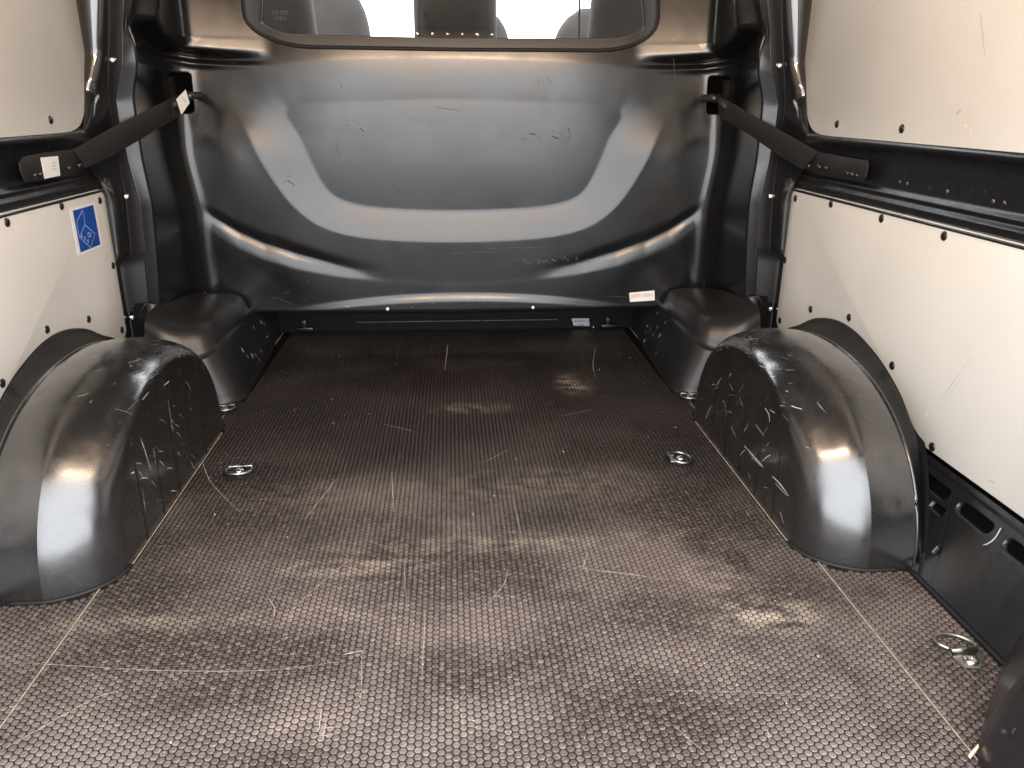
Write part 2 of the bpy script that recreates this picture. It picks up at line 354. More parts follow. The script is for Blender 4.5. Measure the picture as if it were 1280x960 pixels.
def ribbon(name, pts, w, m, parent, normal=(0, 0, 1), taper=True):
    P = np.array(pts, float); n = len(P); T = np.gradient(P, axis=0); V = []
    nn = np.array(normal, float)
    for i in range(n):
        s_ = np.cross(T[i], nn if nn.ndim == 1 else nn[i]); s_ /= (np.linalg.norm(s_)+1e-9)
        ww = w*(.35+.65*math.sin(math.pi*(i+.5)/n)) if taper else w
        V += [P[i]-s_*ww/2, P[i]+s_*ww/2]
    return pydata(name, V, [(2*i, 2*i+1, 2*i+3, 2*i+2) for i in range(n-1)], m, parent)
def floor_line(name, pix, w, m, jit=.0006):
    P = [at(x, y, 2, .00098) for x, y in pix]; P = catmull(P, 9); P[:, :2] += rng.normal(0, jit*.6, (len(P), 2)); w *= .72; P[:, 2] += rng.normal(0, .00012, len(P))
    return ribbon(name, P, w, m, floor)
for pix, w in (([(0, 938), (60, 905), (120, 872), (155, 862)], .0022), ([(0, 826), (60, 830), (200, 838), (330, 838), (420, 828)], .0014), ([(805, 862), (1000, 868), (1100, 880)], .0009),
               ([(728, 711), (780, 717), (834, 725)], .0026), ([(634, 712), (630, 730), (605, 760)], .0016), ([(531, 755), (530, 800), (527, 850)], .0011), ([(336, 748), (343, 760), (342, 772)], .0022),
               ([(430, 818), (455, 813)], .0028), ([(358, 770), (400, 730), (450, 690)], .0012), ([(452, 813), (452, 860), (448, 890)], .0010), ([(490, 590), (492, 640)], .0018), ([(560, 430), (556, 462)], .003),
               ([(745, 432), (741, 455), (744, 470)], .0022), ([(402, 885), (398, 915)], .0022), ([(640, 620), (655, 680)], .001), ([(395, 912), (425, 908)], .0018), ([(390, 921), (420, 918)], .0018), ([(400, 900), (424, 897)], .0018), ([(408, 895), (404, 925)], .0016),
               ([(960, 912), (962, 925)], .0015), ([(505, 700), (508, 760)], .001), ([(250, 560), (262, 600), (300, 640)], .0015), ([(1180, 810), (1240, 870)], .0012), ([(380, 650), (420, 600)], .0018), ([(700, 520), (740, 512)], .002),
               ([(480, 530), (520, 540)], .0018), ([(840, 905), (880, 940)], .0011), ([(735, 690), (728, 711)], .0016), ([(560, 905), (640, 915)], .0009), ([(640, 560), (600, 580)], .0015)):
    floor_line('scratch', pix, w, M['scratch'])
# crumbs of grit scattered on the sheet, too many and too small to count
gv, gf = [], []
for i in range(420):
    y = .6+2.0*rng.random()**1.3; x = rng.uniform(-.57, .57); r0 = rng.uniform(.0004, .0014)*(1.6 if rng.random() < .08 else 1)
    b0 = len(gv); q0 = rng.random()*6
    for k in range(4): gv.append((x+r0*math.cos(q0+k*1.57)*rng.uniform(.5, 1.2), y+r0*math.sin(q0+k*1.57), .0006))
    gv.append((x, y, .0006+r0*1.3)); gf += [(b0+k, b0+(k+1) % 4, b0+4) for k in range(4)]
M['grit'] = mat('grit', (.45, .41, .36), .8, noise=.3)
gr = pydata('floor_grit', gv, gf, M['grit'], None, False); tag(gr, 'pale grit crumbs scattered over the brown floor sheet', 'grit', kind='stuff')

# ------------------------------------------------------------------ ceiling with its warm lamp
cl = box('ceiling', (-.95, .5, 1.36), (.95, 2.5, 1.40), M['ceiling']); tag(cl, kind='structure')

# ------------------------------------------------------------------ side walls, panels, arches (built for the right, mirrored for the left)
XW = .85
def mir(P, s): P = np.array(P, float).copy(); P[..., 0] *= s; return P
LOWER = [(1.985, .50)]+[(1.958+.027*math.cos(q), .518+.027*math.sin(q)) for q in np.linspace(.15, 1.45, 5)]+[(1.93, .545), (.62, .545), (.62, .146), (1.262, .146)] + \
    [tuple(p) for p in catmull([(1.277, .148), (1.306, .161), (1.372, .208), (1.461, .249), (1.57, .275), (1.663, .277), (1.76, .255), (1.839, .218), (1.895, .185), (1.93, .178), (1.965, .180), (1.983, .195)], 4)]
UPPER = [(2.07, 1.0), (2.02, .86), (1.972, .765), (1.955, .722), (1.92, .69), (1.87, .678), (1.80, .676), (.62, .676), (.62, 1.25), (2.15, 1.25)]
UPPER = [tuple(p) for p in catmull(UPPER[:6], 4)]+UPPER[6:]
words = {1: 'right', -1: 'left'}
RIV = {1: ([(995, 248), (1039.5, 255), (1102.6, 273), (1181, 295), (982, 325), (1014, 386.6), (975.5, 400.6), (1062, 397), (1116, 457), (1166, 558.6)], [(1009, 29.5), (1047, 155), (1128, 161)]),
       -1: ([(8, 278), (76, 257.6), (124, 250.6), (140.5, 332), (58, 412), (110, 399), (151.6, 412.4), (2, 479)], [(101, 17), (62.5, 150)])}
for s in (1, -1):
    side = words[s]
    wall = empty('wall_'+side, (s*.86, 1.3, 0), kind='structure')
    # backing skin of the body side
    pydata('body_skin', mir([(.868, .5, -.02), (.868, 2.3, -.02), (.868, 2.3, 1.4), (.868, .5, 1.4)], s), [(0, 1, 2, 3)], M['metal_dark'], wall)
    # rail pressed between the two boards
    prof = [(.860, .690), (.848, .676), (.8445, .671), (.846, .664), (.852, .660), (.858, .650), (.8595, .640), (.860, .590), (.8595, .583), (.853, .579), (.8525, .575), (.857, .571), (.856, .567), (.8495, .563), (.8485, .559), (.853, .552), (.853, .545), (.846, .5425), (.846, .5395), (.86, .530)]
    rows = []
    for (x, z) in prof:
        row = []
        for y in np.linspace(.55, 2.02, 60):
            k = sstep((y-1.72)/.22) if .585 < z < .662 else 0      # the web rises to the lip towards the pillar
            row.append((x-.010*k*(z-.585)/.08, y, z))
        rows.append(mir(row, s))
    rl = loft('mid_rail', rows, M['metal_dark'], wall, flip=(s < 0))
    # holes and bright plugs along the rail
    for i, (x, y) in enumerate([(1124, 228), (1133, 230), (1161, 235), (1183, 240), (1214, 237), (1229, 240), (1240, 252), (1254, 254)] if s > 0 else []):
        p = at(x, y, 0, .8585); m_ = M['black'] if i in (2, 4, 5) else M['steel_worn']
        dome('plug' if m_ is M['steel_worn'] else 'rail_hole', (.8605, p[1], p[2]), (-1, 0, 0), .0042, .0015, m_, rl)
    # sill panel with pressed slots
    ny, nt_ = 420, 110; Yg, Tg = np.meshgrid(np.linspace(.55, 1.30, ny), np.linspace(0, 1.0, nt_)); D = np.zeros_like(Yg)
    U = Yg; Vv = Tg*.175
    for (cy, ct, w, h, r_, dep) in ((1.185, .136, .094, .021, .0104, .03), (1.067, .136, .084, .021, .0104, .03), (.949, .136, .084, .021, .0104, .03), (1.138, .109, .036, .013, .002, .02), (1.169, .109, .009, .009, .0044, .015), (1.075, .055, .010, .016, .002, .015), (.83, .136, .084, .021, .0104, .03)):
        sd = sdpoly(U, Vv, rrect(cy, ct, w, h, r_)); D = np.maximum(D, dep*sstep(sd/.004+.3)); D -= .0009*np.exp(-((sd+.003)/.003)**2)
    D += .0008*sstep((np.abs(U-1.102-.037*(Vv-.1)/.05)-.001)/-.002+1)          # vertical sheet joint
    D -= .003*sstep((Vv-.160)/.006)
    # plan of the base line: runs back to the pillar
    XX = .745+.098*Tg+D*.8; ZZ = Tg*.143-D*.25; rows = np.stack([XX, Yg, ZZ], 2)
    sp = loft('sill_panel', [mir(r_, s) for r_ in rows], M['sill'], wall, flip=(s > 0))
    for (cy, ct, w, h, r_) in ((1.185, .136, .094, .021, .0104), (1.067, .136, .084, .021, .0104), (.949, .136, .084, .021, .0104), (1.138, .109, .036, .013, .002), (1.169, .109, .009, .009, .0044), (1.075, .055, .010, .016, .002)):
        pr = [(.745+.098*(v/.175)+.007, u, .143*(v/.175)-.002) for u, v in rrect(cy, ct, w*.97, h*.97, r_)]
        prism('slot_dark_plate', mir(pr, s), (s*.002, 0, 0), M['hole_dark'], sp)  # black plate inside the pressed slot, its colour stands for the shade there
    tube('sill_seam', mir([(.7425, y, .004) for y in np.linspace(.56, 1.085, 20)], s), .0035, M['black'], wall, 6)
    if s > 0:
        tw = [at(1251, 660, 0, .826), at(1244, 672, 0, .818), at(1234, 680, 0, .81), at(1221, 683, 0, .805), at(1217, 690, 0, .80)]
        tube('sealant_string', catmull(tw, 5), .0011, M['scuff'], wall, 5)
    # white boards
    for nm, out, lab in (('lower', LOWER, 'pale lower wall board over the %s wheel arch' % side), ('upper', UPPER, 'pale upper wall board above the %s rail' % side)):
        if nm == 'lower' and s < 0: lab += ', carrying the blue sticker'
        pan = prism('wall_board', mir([(XW-.001, y, z) for y, z in out], s), (s*.006, 0, 0), M['board'], None, .0012, 2)
        if nm == 'upper':
            lab = 'pale beige upper wall board above the %s rail, held by black rivets' % side
        tag(pan, lab, 'wall board', 'white boards lining the body sides')
        for (x, y) in RIV[s][0 if nm == 'lower' else 1]:
            p = at(x, y, 0, s*XW); dome('rivet', (s*(XW-.0008), p[1], p[2]), (-s, 0, 0), .0088, .004, M['rivet'], pan, 3, 14)
    # pillar between boards and bulkhead: glossy pressed column
    zs = np.linspace(-.01, 1.34, 140); rows = []
    Az = [-.01, .18, .20, .52, .56, .60, .66, .70, .73, .77, .99, 1.34]; Ay = [2.0, 1.99, 1.985, 1.985, 1.97, 1.93, 1.915, 1.94, 1.955, 1.972, 2.068, 2.2]
    Bz = [0, .34, .352, .37, .398, .515, .607, .746, .803, .986, 1.3]; Bx = [.880, .878, .872, .846, .843, .836, .837, .840, .831, .799, .74]
    Bz = [.744+(z-.744)*.976 for z in Bz]; Bx = [x*.976 for x in Bx]
    Ayz = np.interp(zs, Az, Ay); Bxz = np.interp(zs, Bz, Bx)
    notch = np.exp(-((zs-.762)/.012)**2)
    hollow = np.exp(-((zs-.62)/.06)**4)
    Ayz = np.minimum(Ayz, 2.005)
    for t, dx, dy in ((-.1, .014, .02), (-.04, .004, .006), (.0, 0, 0), (.06, -.001, -.006), (.18, -.002, -.013), (.38, -.002, -.018), (.6, -.001, -.018), (.78, 0, -.014), (.90, 0, -.007), (.97, 0, .003), (1.0, 0, .012), (1.01, .01, .03)):
        tt_ = min(max(t, 0), 1)
        x = .8525*(1-tt_)+(Bxz-.0005)*tt_+dx; y = (Ayz+.004)*(1-tt_)+2.018*tt_+dy*(1-hollow)+.010*notch*math.sin(math.pi*tt_)
        x = x+.005*hollow*math.sin(math.pi*tt_)
        rows.append(mir(np.stack([x, y, zs], 1), s))
    loft('pillar', rows, M['paint'], wall, flip=(s > 0))

    # ---------------- wheel arch
    arch = empty('wheel_arch', (s*.67, ARC_Y, 0), 'glossy black wheel arch on the %s, scuffed white along its inner face' % side if s < 0 else 'glossy black wheel arch on the right beside the slotted sill panel', 'wheel arch', 'wheel arches')
    def AP(th, w, lift=0.0, s=s):
        """arch surface: th 0 (rear foot) .. pi (front foot), w 0 (wall side) .. 1 (inner face edge)"""
        if w < .42:
            x = .748-(.748-.67)*w/.42; A, B = ARC_A, ARC_B; nx, k = 0, 1; B -= .010*(1-w/.42)**3
            if w > .38: pass
        else:
            p0_ = .30; ph = p0_+(w-.42)/.58*(math.pi/2-p0_); x = .67-.095*(math.sin(ph)-math.sin(p0_))/(1-math.sin(p0_)); q = (math.cos(p0_)-math.cos(ph))/math.cos(p0_); A, B = ARC_A-.10*q, ARC_B-.034*q; nx, k = -math.sin(ph), math.cos(ph)
        e = .92
        c, si = math.cos(math.pi-th), math.sin(th)
        y = ARC_Y+A*math.copysign(abs(c)**e, c); z = B*abs(si)**e
        return np.array([s*(x+nx*lift), y+k*lift*c, z+k*lift*si])
    ths = np.linspace(0, math.pi, 97); wsamp = list(np.linspace(0, .42, 9))+list(np.linspace(.42, 1, 22))[1:]
    rows = [[AP(t, w) for t in ths] for w in wsamp]
    for k in (.985, .93, .80, .6, .3, 0):         # inner flat face
        rows.append([np.array([s*(.575+.0), ARC_Y+(p[1]-ARC_Y)*k, p[2]*k]) for p in rows[len(wsamp)-1]])
    # pressed dimples and knocks
    dents = [(.62, .12, .022, .0035), (.36, .20, .013, .0025), (1.15, .10, .012, .002), (1.0, .80, .03, .003), (1.45, .72, .035, .003), (1.9, .60, .03, .0025), (.75, .62, .03, .0012), (.45, .70, .025, .001)]
    cen = [(AP(t, w), r_, d_, AP(t, w, .01)-AP(t, w)) for t, w, r_, d_ in dents]
    for R_w in rows[:len(wsamp)]:
        for i_ in range(len(R_w)):
            for c_, r_, d_, n_ in cen:
                q_ = np.linalg.norm(R_w[i_]-c_)/r_
                if q_ < 2: R_w[i_] = R_w[i_]-n_/np.linalg.norm(n_)*d_*math.exp(-q_*q_*1.6)
    body = autosmooth(loft('arch_shell', rows, M['arch'], arch, flip=(s > 0)), 11)
    for yy in (1.27, 1.36, 1.45, 1.545, 1.635):
        zt = (ARC_B-.034)*math.sqrt(max(0, 1-((yy-ARC_Y)/.285)**2))-.02
        tube('pressed_rib', [(s*.5755, yy, z) for z in np.linspace(.004, zt, 12)], .0016, M['flange'], arch, 8)
    # flange between shell and board cut-out
    outer = catmull([(.747, 1.060, 0), (.769, 1.10, .04), (.808, 1.180, .10), (.836, 1.25, .143), (.8535, 1.31, .167), (.8535, 1.372, .213), (.8535, 1.461, .254), (.8535, 1.57, .281), (.8535, 1.663, .283), (.8535, 1.76, .261), (.8535, 1.839, .223), (.8535, 1.92, .185), (.8535, 1.975, .12), (.8535, 2.0, 0)], 8)
    outer = resample(outer, 97)
    inner = resample([AP(t, 0)*np.array([s, 1, 1]) for t in ths], 97)
    def mixr(k, dx=0, dz=0, shrink=1.0):
        P = inner*(1-k)+outer*k; P[:, 0] += dx; P[:, 1] = ARC_Y+(P[:, 1]-ARC_Y)*shrink; P[:, 2] = P[:, 2]*shrink+dz*np.sin(np.linspace(0, math.pi, 97)); return P
    fl = loft('arch_flange', [mir(r_, s) for r_ in (mixr(0, .000, 0, .994), mixr(.06, .004, 0, .972), mixr(.14, .006, 0, .965), mixr(.35, .004, 0, .972), mixr(.62, .004, 0, .985), mixr(.82, .002, 0, .995), mixr(.92, -.004, 0, 1.0), mixr(1.0, -.0055, 0, 1.0), mixr(1.0, .006, .004, 1.004))], M['flange'], arch, flip=(s < 0))
    tube('flange_edge', mir(outer[6:], s)+np.array([-s*.0065, 0, -.001]), .0013, M['paint'], arch, 6)
    tube('weld_bead', mir(inner[:, :]*np.array([1, 1, 1])+np.array([.003, 0, 0]), s), .0028, M['arch'], arch, 7)
    foot = [AP(t, w) for t, w in [(.0, w) for w in np.linspace(.1, 1, 14)]]
    foot = [(p[0]-s*.0015, p[1]-.0015, .002) for p in foot]+[(s*.573, y, .002) for y in np.linspace(1.2, 1.752, 12)]+[(s*.580, 1.765, .002), (s*.60, 1.79, .002)]
    tube('foot_seam', foot[13:], .0009, M['ply'], arch, 6)
    tube('foot_sealant', foot[:14], .0035, M['black'], arch, 6)
    # scuffs
    def scuff(pts, w, m_=M['scuff']):
        P = catmull(pts, 5); Q = []; Nn = []
        for t, ww in P:
            Q.append(AP(t, ww, .0006)); Nn.append(AP(t, ww, .01)-AP(t, ww, 0))
        ribbon('scuff_mark', Q, w, m_, arch, np.array(Nn))
    rr = random.Random(11+s)
    for i in range(70):
        t = rr.gauss(1.85, .6); w = min(.99, max(.45, rr.gauss(.80, .15))); L_ = rr.uniform(.01, .10)*(2 if rr.random() < .12 else 1); a = rr.gauss(.9, .5)
        t = min(3.0, max(.15, t))
        scuff([(t, w), (t+L_*math.cos(a)*.5, min(1, w+L_*math.sin(a)*.6)), (t+L_*math.cos(a), min(1, w+L_*math.sin(a)))], rr.choice((.0006, .0009, .0015)), M['scuff'] if rr.random() < .3 else M['scuff_dim'])
    for i in range(26):
        y = rr.uniform(1.27, 1.72); z = rr.uniform(.02, .2); zm = (ARC_B-.034)*math.sqrt(max(0, 1-((y-ARC_Y)/.285)**2))-.01
        if z > zm: continue
        L_ = rr.uniform(.008, .05); a = rr.uniform(-1.1, -.3)
        ribbon('scuff_mark', [(s*.5742, y+L_*k*math.cos(a), max(.004, z+L_*k*math.sin(a)+.002*math.sin(k*3))) for k in np.linspace(0, 1, 6)], rr.choice((.001, .0018)), M['scuff'] if rr.random() < .6 else M['scuff_dim'], arch, (1, 0, 0))

    def face_mark(pix, w, m_=M['scuff']):
        ribbon('scuff_mark', catmull([at(x, y, 0, s*.5738) for x, y in pix], 4), w, m_, arch, (1, 0, 0))
    if s > 0:
        for pix, w in (([(930, 557), (942, 570), (954, 584)], .0034), ([(936, 566), (951, 583)], .0014), ([(965, 595), (975, 605), (986, 620)], .0034), ([(969, 604), (984, 620)], .0014), ([(956, 510), (961, 518), (962, 527)], .0034), ([(913, 532), (921, 548)], .0014),
                       ([(944, 530), (955, 545)], .0014), ([(962, 512), (968, 516)], .002), ([(912, 480), (916, 488)], .002), ([(906, 502), (908, 520)], .0012), ([(975, 640), (980, 655)], .002), ([(935, 590), (938, 600)], .0014), ([(925, 498), (929, 510)], .0012)):
            face_mark(pix, w)
    else:
        for pix, w in (([(176, 548), (180, 560), (189, 588)], .0026), ([(192, 560), (195, 580)], .0014), ([(164, 592), (168, 590)], .003), ([(178, 610), (182, 640)], .0012), ([(210, 500), (216, 540)], .0012), ([(178, 500), (186, 490)], .0022), ([(205, 482), (212, 476)], .0022)):
            face_mark(pix, w)

    # ---------------- moulded corner cover in front of the arch
    cc = empty('corner_cover', (s*.66, 2.0, 0), 'black moulded corner cover beside the %s wheel arch' % side, 'corner cover', 'moulded corner covers')
    base = catmull([(.612, 2.74, 0), (.600, 2.5, 0), (.588, 2.3, 0), (.580, 2.10, 0), (.574, 2.02, 0), (.584, 1.972, 0), (.615, 1.948, 0), (.665, 1.936, 0), (.74, 1.93, 0), (.80, 1.93, 0)], 8)
    rim = catmull([(.625, 2.74, .17), (.618, 2.5, .150), (.618, 2.33, .140), (.622, 2.16, .147), (.628, 2.03, .143), (.650, 1.975, .124), (.690, 1.955, .117), (.722, 1.945, .127), (.760, 1.945, .152), (.80, 1.96, .18)], 8)
    top = catmull([(.640, 2.74, .19), (.630, 2.5, .165), (.630, 2.335, .160), (.650, 2.335, .193), (.685, 2.325, .206), (.722, 2.28, .218), (.760, 2.20, .229), (.778, 2.13, .233), (.785, 2.085, .238), (.790, 2.068, .240)], 8)
    n = 90; base, rim, top = resample(base, n), resample(rim, n), resample(top, n)
    rows = [base, base*.97+rim*.03+np.array([.002, .002, 0])]
    for k in np.linspace(.15, .955, 8): rows.append(base*(1-k)+rim*k+np.array([0, 0, 0])*1)
    c0, c1, c2 = base*.03+rim*.97, rim, rim*.96+top*.04+np.array([0, 0, .0015])
    for t in np.linspace(.12, 1, 5): rows.append(c0*(1-t)**2+2*c1*t*(1-t)+c2*t*t)
    for k in .05+.95*np.linspace(.06, 1, 22)**1.8:
        P = rim*(1-k)+top*k; P[:, 2] = rim[:, 2]+(top[:, 2]-rim[:, 2])*(.66*(1-math.exp(-13*(k-.04)))+.34*k)+.006*math.sin(math.pi*k); rows.append(P)
    loft('cover_shell', [mir(r_, s) for r_ in rows], M['trim'], cc, flip=(s > 0))
    # lower leg of the strip, beside the shell
    legp = [[(.812, 2.035, .250), (.789, 2.060, .242), (.783, 2.066, .238)], [(.806, 2.01, .13), (.797, 2.0, .13), (.79, 2.01, .13)], [(.82, 2.0, 0), (.79, 1.98, 0), (.785, 2.0, 0)]]
    loft('cover_leg', [mir([(.862, 2.05, q[0][2]), (.850, 2.037, q[0][2]), q[0], (q[0][0]-.003, q[0][1]-.004, q[0][2]), (q[1][0]+.002, q[1][1]-.003, q[1][2]), q[1], q[2]], s) for q in legp], M['trim'], cc, flip=(s > 0))
    tube('cover_rim', mir([(.845, 2.03, .240), (.827, 2.027, .226), (.812, 2.033, .250), (.789, 2.056, .244), (.783, 2.062, .240)], s), .0016, M['trim'], cc, 6)
    tube('cover_joint', mir(top[24:], s)+np.array([0, -.001, .001]), .0014, M['black'], cc, 6)
    p = at(335, 421, 0, -.60) if s < 0 else at(806, 415, 0, .60)
    dome('screw', (s*.603, p[1], p[2]), (-s, 0, 0), .0045, .003, M['steel'], cc)
    for k in range(9):
        w0 = rr.uniform(.5, .8); i0 = rr.randrange(30, 62); kk = rr.uniform(.1, .9); p0 = base[i0]*(1-kk)+rim[i0]*kk; p1 = base[i0+1]*(1-kk-.1)+rim[i0+1]*(kk+.1)
        ribbon('scuff_mark', mir([p0-[.001, .001, 0], (p0+p1)/2-[.0012, .001, 0], p1-[.001, .001, 0]], s), .0014, M['scuff_dim'] if k % 3 else M['scuff'], cc, (-s*.8, -.6, 0))

# ------------------------------------------------------------------ bulkhead
bh = empty('bulkhead', (0, 2.35, .12), 'black moulded bulkhead with a U-shaped recess under a wide window', 'bulkhead')
YB = 2.35
zr = np.linspace(.146, 1.34, 350)
Dz = [0, .226, .39, .499, .604, .755, .823, .895, .907, .927, .991, 1.34]; Dx = [.803, .806, .793, .789, .797, .797, .775, .776, .793, .777, .757, .70]
n1, n2, n3 = 195, 26, 58
KS = .976                                             # flange and strips stand a little nearer than first measured
Dz = [.744+(z-.744)*KS for z in Dz]; Dx = [x*KS for x in Dx]; YD = 2.118*KS
_z = np.linspace(0, 1.36, 400); _x = np.interp(_z, Dz, Dx); _k = np.exp(-.5*(np.arange(-15, 16)/4.0)**2); _k /= _k.sum(); _x = np.convolve(np.pad(_x, 15, mode='edge'), _k, 'valid'); Dz, Dx = _z, _x
half = []
for z in zr:
    xd = float(np.interp(z, Dz, Dx)); xe = .765+.025*float(sstep((z-.40)/.25))-.05*max(0, z-1.0); rr_ = .055+.05*float(sstep((z-.865)/.04)); ef = .30+.2*float(sstep((z-.865)/.04))
    f = [(x, YB) for x in np.linspace(0, xe-rr_, n1)]
    e0 = np.array([xe-rr_, YB]); c_ = np.array([xe, YB]); d_ = np.array([xd, YD]); e1 = c_+(d_-c_)*ef
    f += [tuple(e0*(1-t)**2+2*c_*t*(1-t)+e1*t*t) for t in np.linspace(0, 1, n2+1)[1:]]
    f += [tuple(e1+(d_-e1)*t) for t in np.linspace(0, 1, n3+1)[1:]]
    half.append(f)
half = np.array(half)                                   # rows z, cols, (x, y)
full = np.concatenate([half[:, :0:-1]*np.array([-1, 1]), half], 1); nc = full.shape[1]
tg = np.gradient(full, axis=1); tg /= np.linalg.norm(tg, axis=2, keepdims=True); nrm = np.stack([tg[..., 1], -tg[..., 0]], 2)
seg = np.linalg.norm(np.diff(full, axis=1), axis=2); cum = np.concatenate([np.zeros((len(zr), 1)), np.cumsum(seg, 1)], 1); Uc = cum-cum[:, nc//2][:, None]
Zc = np.repeat(zr[:, None], nc, 1); X = full[..., 0]
def fx(pix): return [tuple(at(x, y, 1, YB)[[0, 2]]) for x, y in pix]
OUT = [tuple(p) for p in catmull(fx([(290, 112), (318, 175), (345, 222), (376, 262), (412, 287), (475, 299), (570, 302), (668, 298), (733, 285), (775, 258), (806, 215), (830, 170), (856, 112), (800, 84), (700, 74), (570, 71), (430, 74), (340, 84)]), 3, True)]
INN = [tuple(p) for p in catmull(fx([(360, 136), (375, 175), (394, 217), (410, 242), (432, 255), (480, 262), (570, 265), (668, 261), (712, 251), (734, 236), (751, 207), (765, 172), (780, 136), (700, 128), (570, 124), (440, 128)]), 3, True)]
# symmetrise
so, si_ = sdpoly(np.abs(Uc), Zc, OUT), sdpoly(np.abs(Uc), Zc, INN)
so = .5*(so+sdpoly(-np.abs(Uc), Zc, OUT)); si_ = .5*(si_+sdpoly(-np.abs(Uc), Zc, INN))
tt = np.where(si_ > 0, 1, np.clip(so, 0, None)/(np.clip(so, 0, None)+np.clip(-si_, 1e-6, None)))
depth = .006+.0135*sstep((.775-Zc)/.20)
D = -depth*tt
au = np.abs(Uc)
_t = np.clip((.775-zr)/.20, 0, 1); _tau = np.interp(zr, [.0, .49, .60, .70, .765, .80, .885, 1.4], [0, 0, .012, .034, .056, .078, .112, .12])+.0135*6*_t*(1-_t)/.20; D -= np.concatenate([[0], np.cumsum(_tau[1:]*np.diff(zr))])[:, None]*sstep((.80-au)/.10)             # roll below the window leans back
D += .006*sstep((Zc-.40)/.26)*sstep((.76-Zc)/.16)*sstep((au-.36)/.16)*sstep((.73-au)/.12)*np.where(so > 0, 0, 1)*sstep(-so/.11)      # the cheeks beside the recess lean a little forward
# smile-shaped fold
sx = [0, .12, .24, .36, .48, .57, .64, .70, .74]; sz = [.213, .217, .228, .245, .268, .296, .330, .368, .40]
zc = np.interp(au, sx, sz); amp = .0042*sstep((au-.18)/.36)*sstep((.76-au)/.12)+.0003
wd = .020+.020*sstep((au-.25)/.3)
st_ = sstep((zc+wd-Zc)/wd); D += amp*st_*(1-.75*sstep((zc-.02-Zc)/.10))
D -= .007*np.exp(-((Zc-zc-wd-.014)/.016)**2)*sstep((au-.2)/.3)*sstep((.76-au)/.1)
# arched ledge above the screws
zl = .196-.046*(au/.56)**2; am = .008*np.clip(1-(au/.60)**2, 0, 1); D += am*sstep((zl-Zc)/.026)
# pillow-shaped shoulders beside the window
zs_ = np.interp(au, [.5, .62, .72, .80, .95, 1.0], [.852, .852, .856, .870, .905, .912]); sh = sstep((au-.50)/.25)
rim_f = sstep((cum[:, -1:]/2-au-.004)/.05); sh = sh*rim_f
D += .050*sh*sstep((Zc-zs_)/.022)
D += .008*sh*np.exp(-((Zc-zs_+.016)/.008)**2)*sstep((.80-au)/.05)
D -= .012*sh*np.exp(-((Zc-zs_+.002)/.007)**2)
D = blur(D, .8)
# slots for the bar hooks
for cu in (-1, 1):
    p = at(227, 116, 1, YB) if cu < 0 else at(897, 119, 1, YB)
    sd = sdpoly(X, Zc, rrect(p[0], p[2], .042, .098, .008)); sd = np.where(full[..., 1] > 2.315, sd, -1); D -= .045*sstep(sd/.005+.4)
slotc = [at(227, 116, 1, YB), at(897, 119, 1, YB)]
P3 = np.concatenate([full+nrm*D[..., None], Zc[..., None]], 2)
# bottom edge follows a slight arch, folded back
P3[0, :, 2] = .133+.008*np.clip(np.abs(Uc[0])/.6, 0, 1)
back = P3[0].copy(); back[:, 1] += .03; back[:, 2] += .002
P3 = np.concatenate([back[None], P3], 0); R_, C_ = P3.shape[:2]
WIN = [(-.566, 1.26), (-.568, 1.05), (-.569, .965), (-.560, .940), (-.535, .918), (-.49, .899), (-.44, .888), (-.40, .885), (0, .883), (.40, .885), (.45, .888), (.50, .899), (.54, .918), (.562, .940), (.570, .965), (.568, 1.05), (.566, 1.26)]
idx = np.arange(R_*C_).reshape(R_, C_); q = np.stack([idx[:-1, :-1], idx[:-1, 1:], idx[1:, 1:], idx[1:, :-1]], 2).reshape(-1, 4)
cx_ = P3.reshape(-1, 3)[q].mean(1); keep = ~((sdpoly(cx_[:, 0], cx_[:, 2], WIN) > .001) & (cx_[:, 1] > 2.2)); q = q[keep]
shell = pydata('bulkhead_shell', P3.reshape(-1, 3), q.tolist(), M['plastic'], bh)
# the shell's depth at the window outline
def ydepth(x, z):
    i = int(np.clip(np.searchsorted(zr, z), 1, len(zr)-1)); j = int(np.argmin(np.abs(P3[i+1, :, 0]-x))); return float(P3[i+1, j, 1])
wl = resample(WIN, 120); seal = [(x, ydepth(x*1.02, z-.006)-.001, z) for x, z in wl]
tube('window_seal', seal, .0052, M['black'], bh, 8)
GL = [(-.515, 1.23), (-.520, 1.05), (-.533, .947), (-.512, .935), (-.485, .924), (-.45, .918), (0, .913), (.45, .918), (.487, .924), (.512, .932), (.541, .945), (.528, 1.05), (.523, 1.23)]
A_, B_ = resample(wl, 120), resample(GL, 120)
YF = ydepth(0, .884)
def ring(P, dy): return [(x, YF+dy+max(0, abs(x)-.5)*.25+(z-.885)*.14, z) for x, z in P]
autosmooth(loft('window_frame', [ring(A_, .006), ring(A_*.97+B_*.03, .0005), ring(A_*.5+B_*.5, .0), ring(A_*.08+B_*.92, .0005), ring(B_, .004), ring(B_, .025)], M['frame'], bh, flip=False), 25)
tube('glass_gasket', ring(resample([(x, z-.002) for x, z in GL], 120), .004), .0022, M['black'], bh, 6)
yg = ydepth(0, .89)+.016
gl = pydata('window_glass', [(x, yg+(z-.9)*.20+dd, z) for dd in (0, .004) for x, z in ((-.56, .90), (.56, .90), (.54, 1.25), (-.54, 1.25))], [(0, 1, 2, 3), (7, 6, 5, 4), (0, 4, 5, 1), (1, 5, 6, 2), (2, 6, 7, 3), (3, 7, 4, 0)], M['glass'], bh, False)
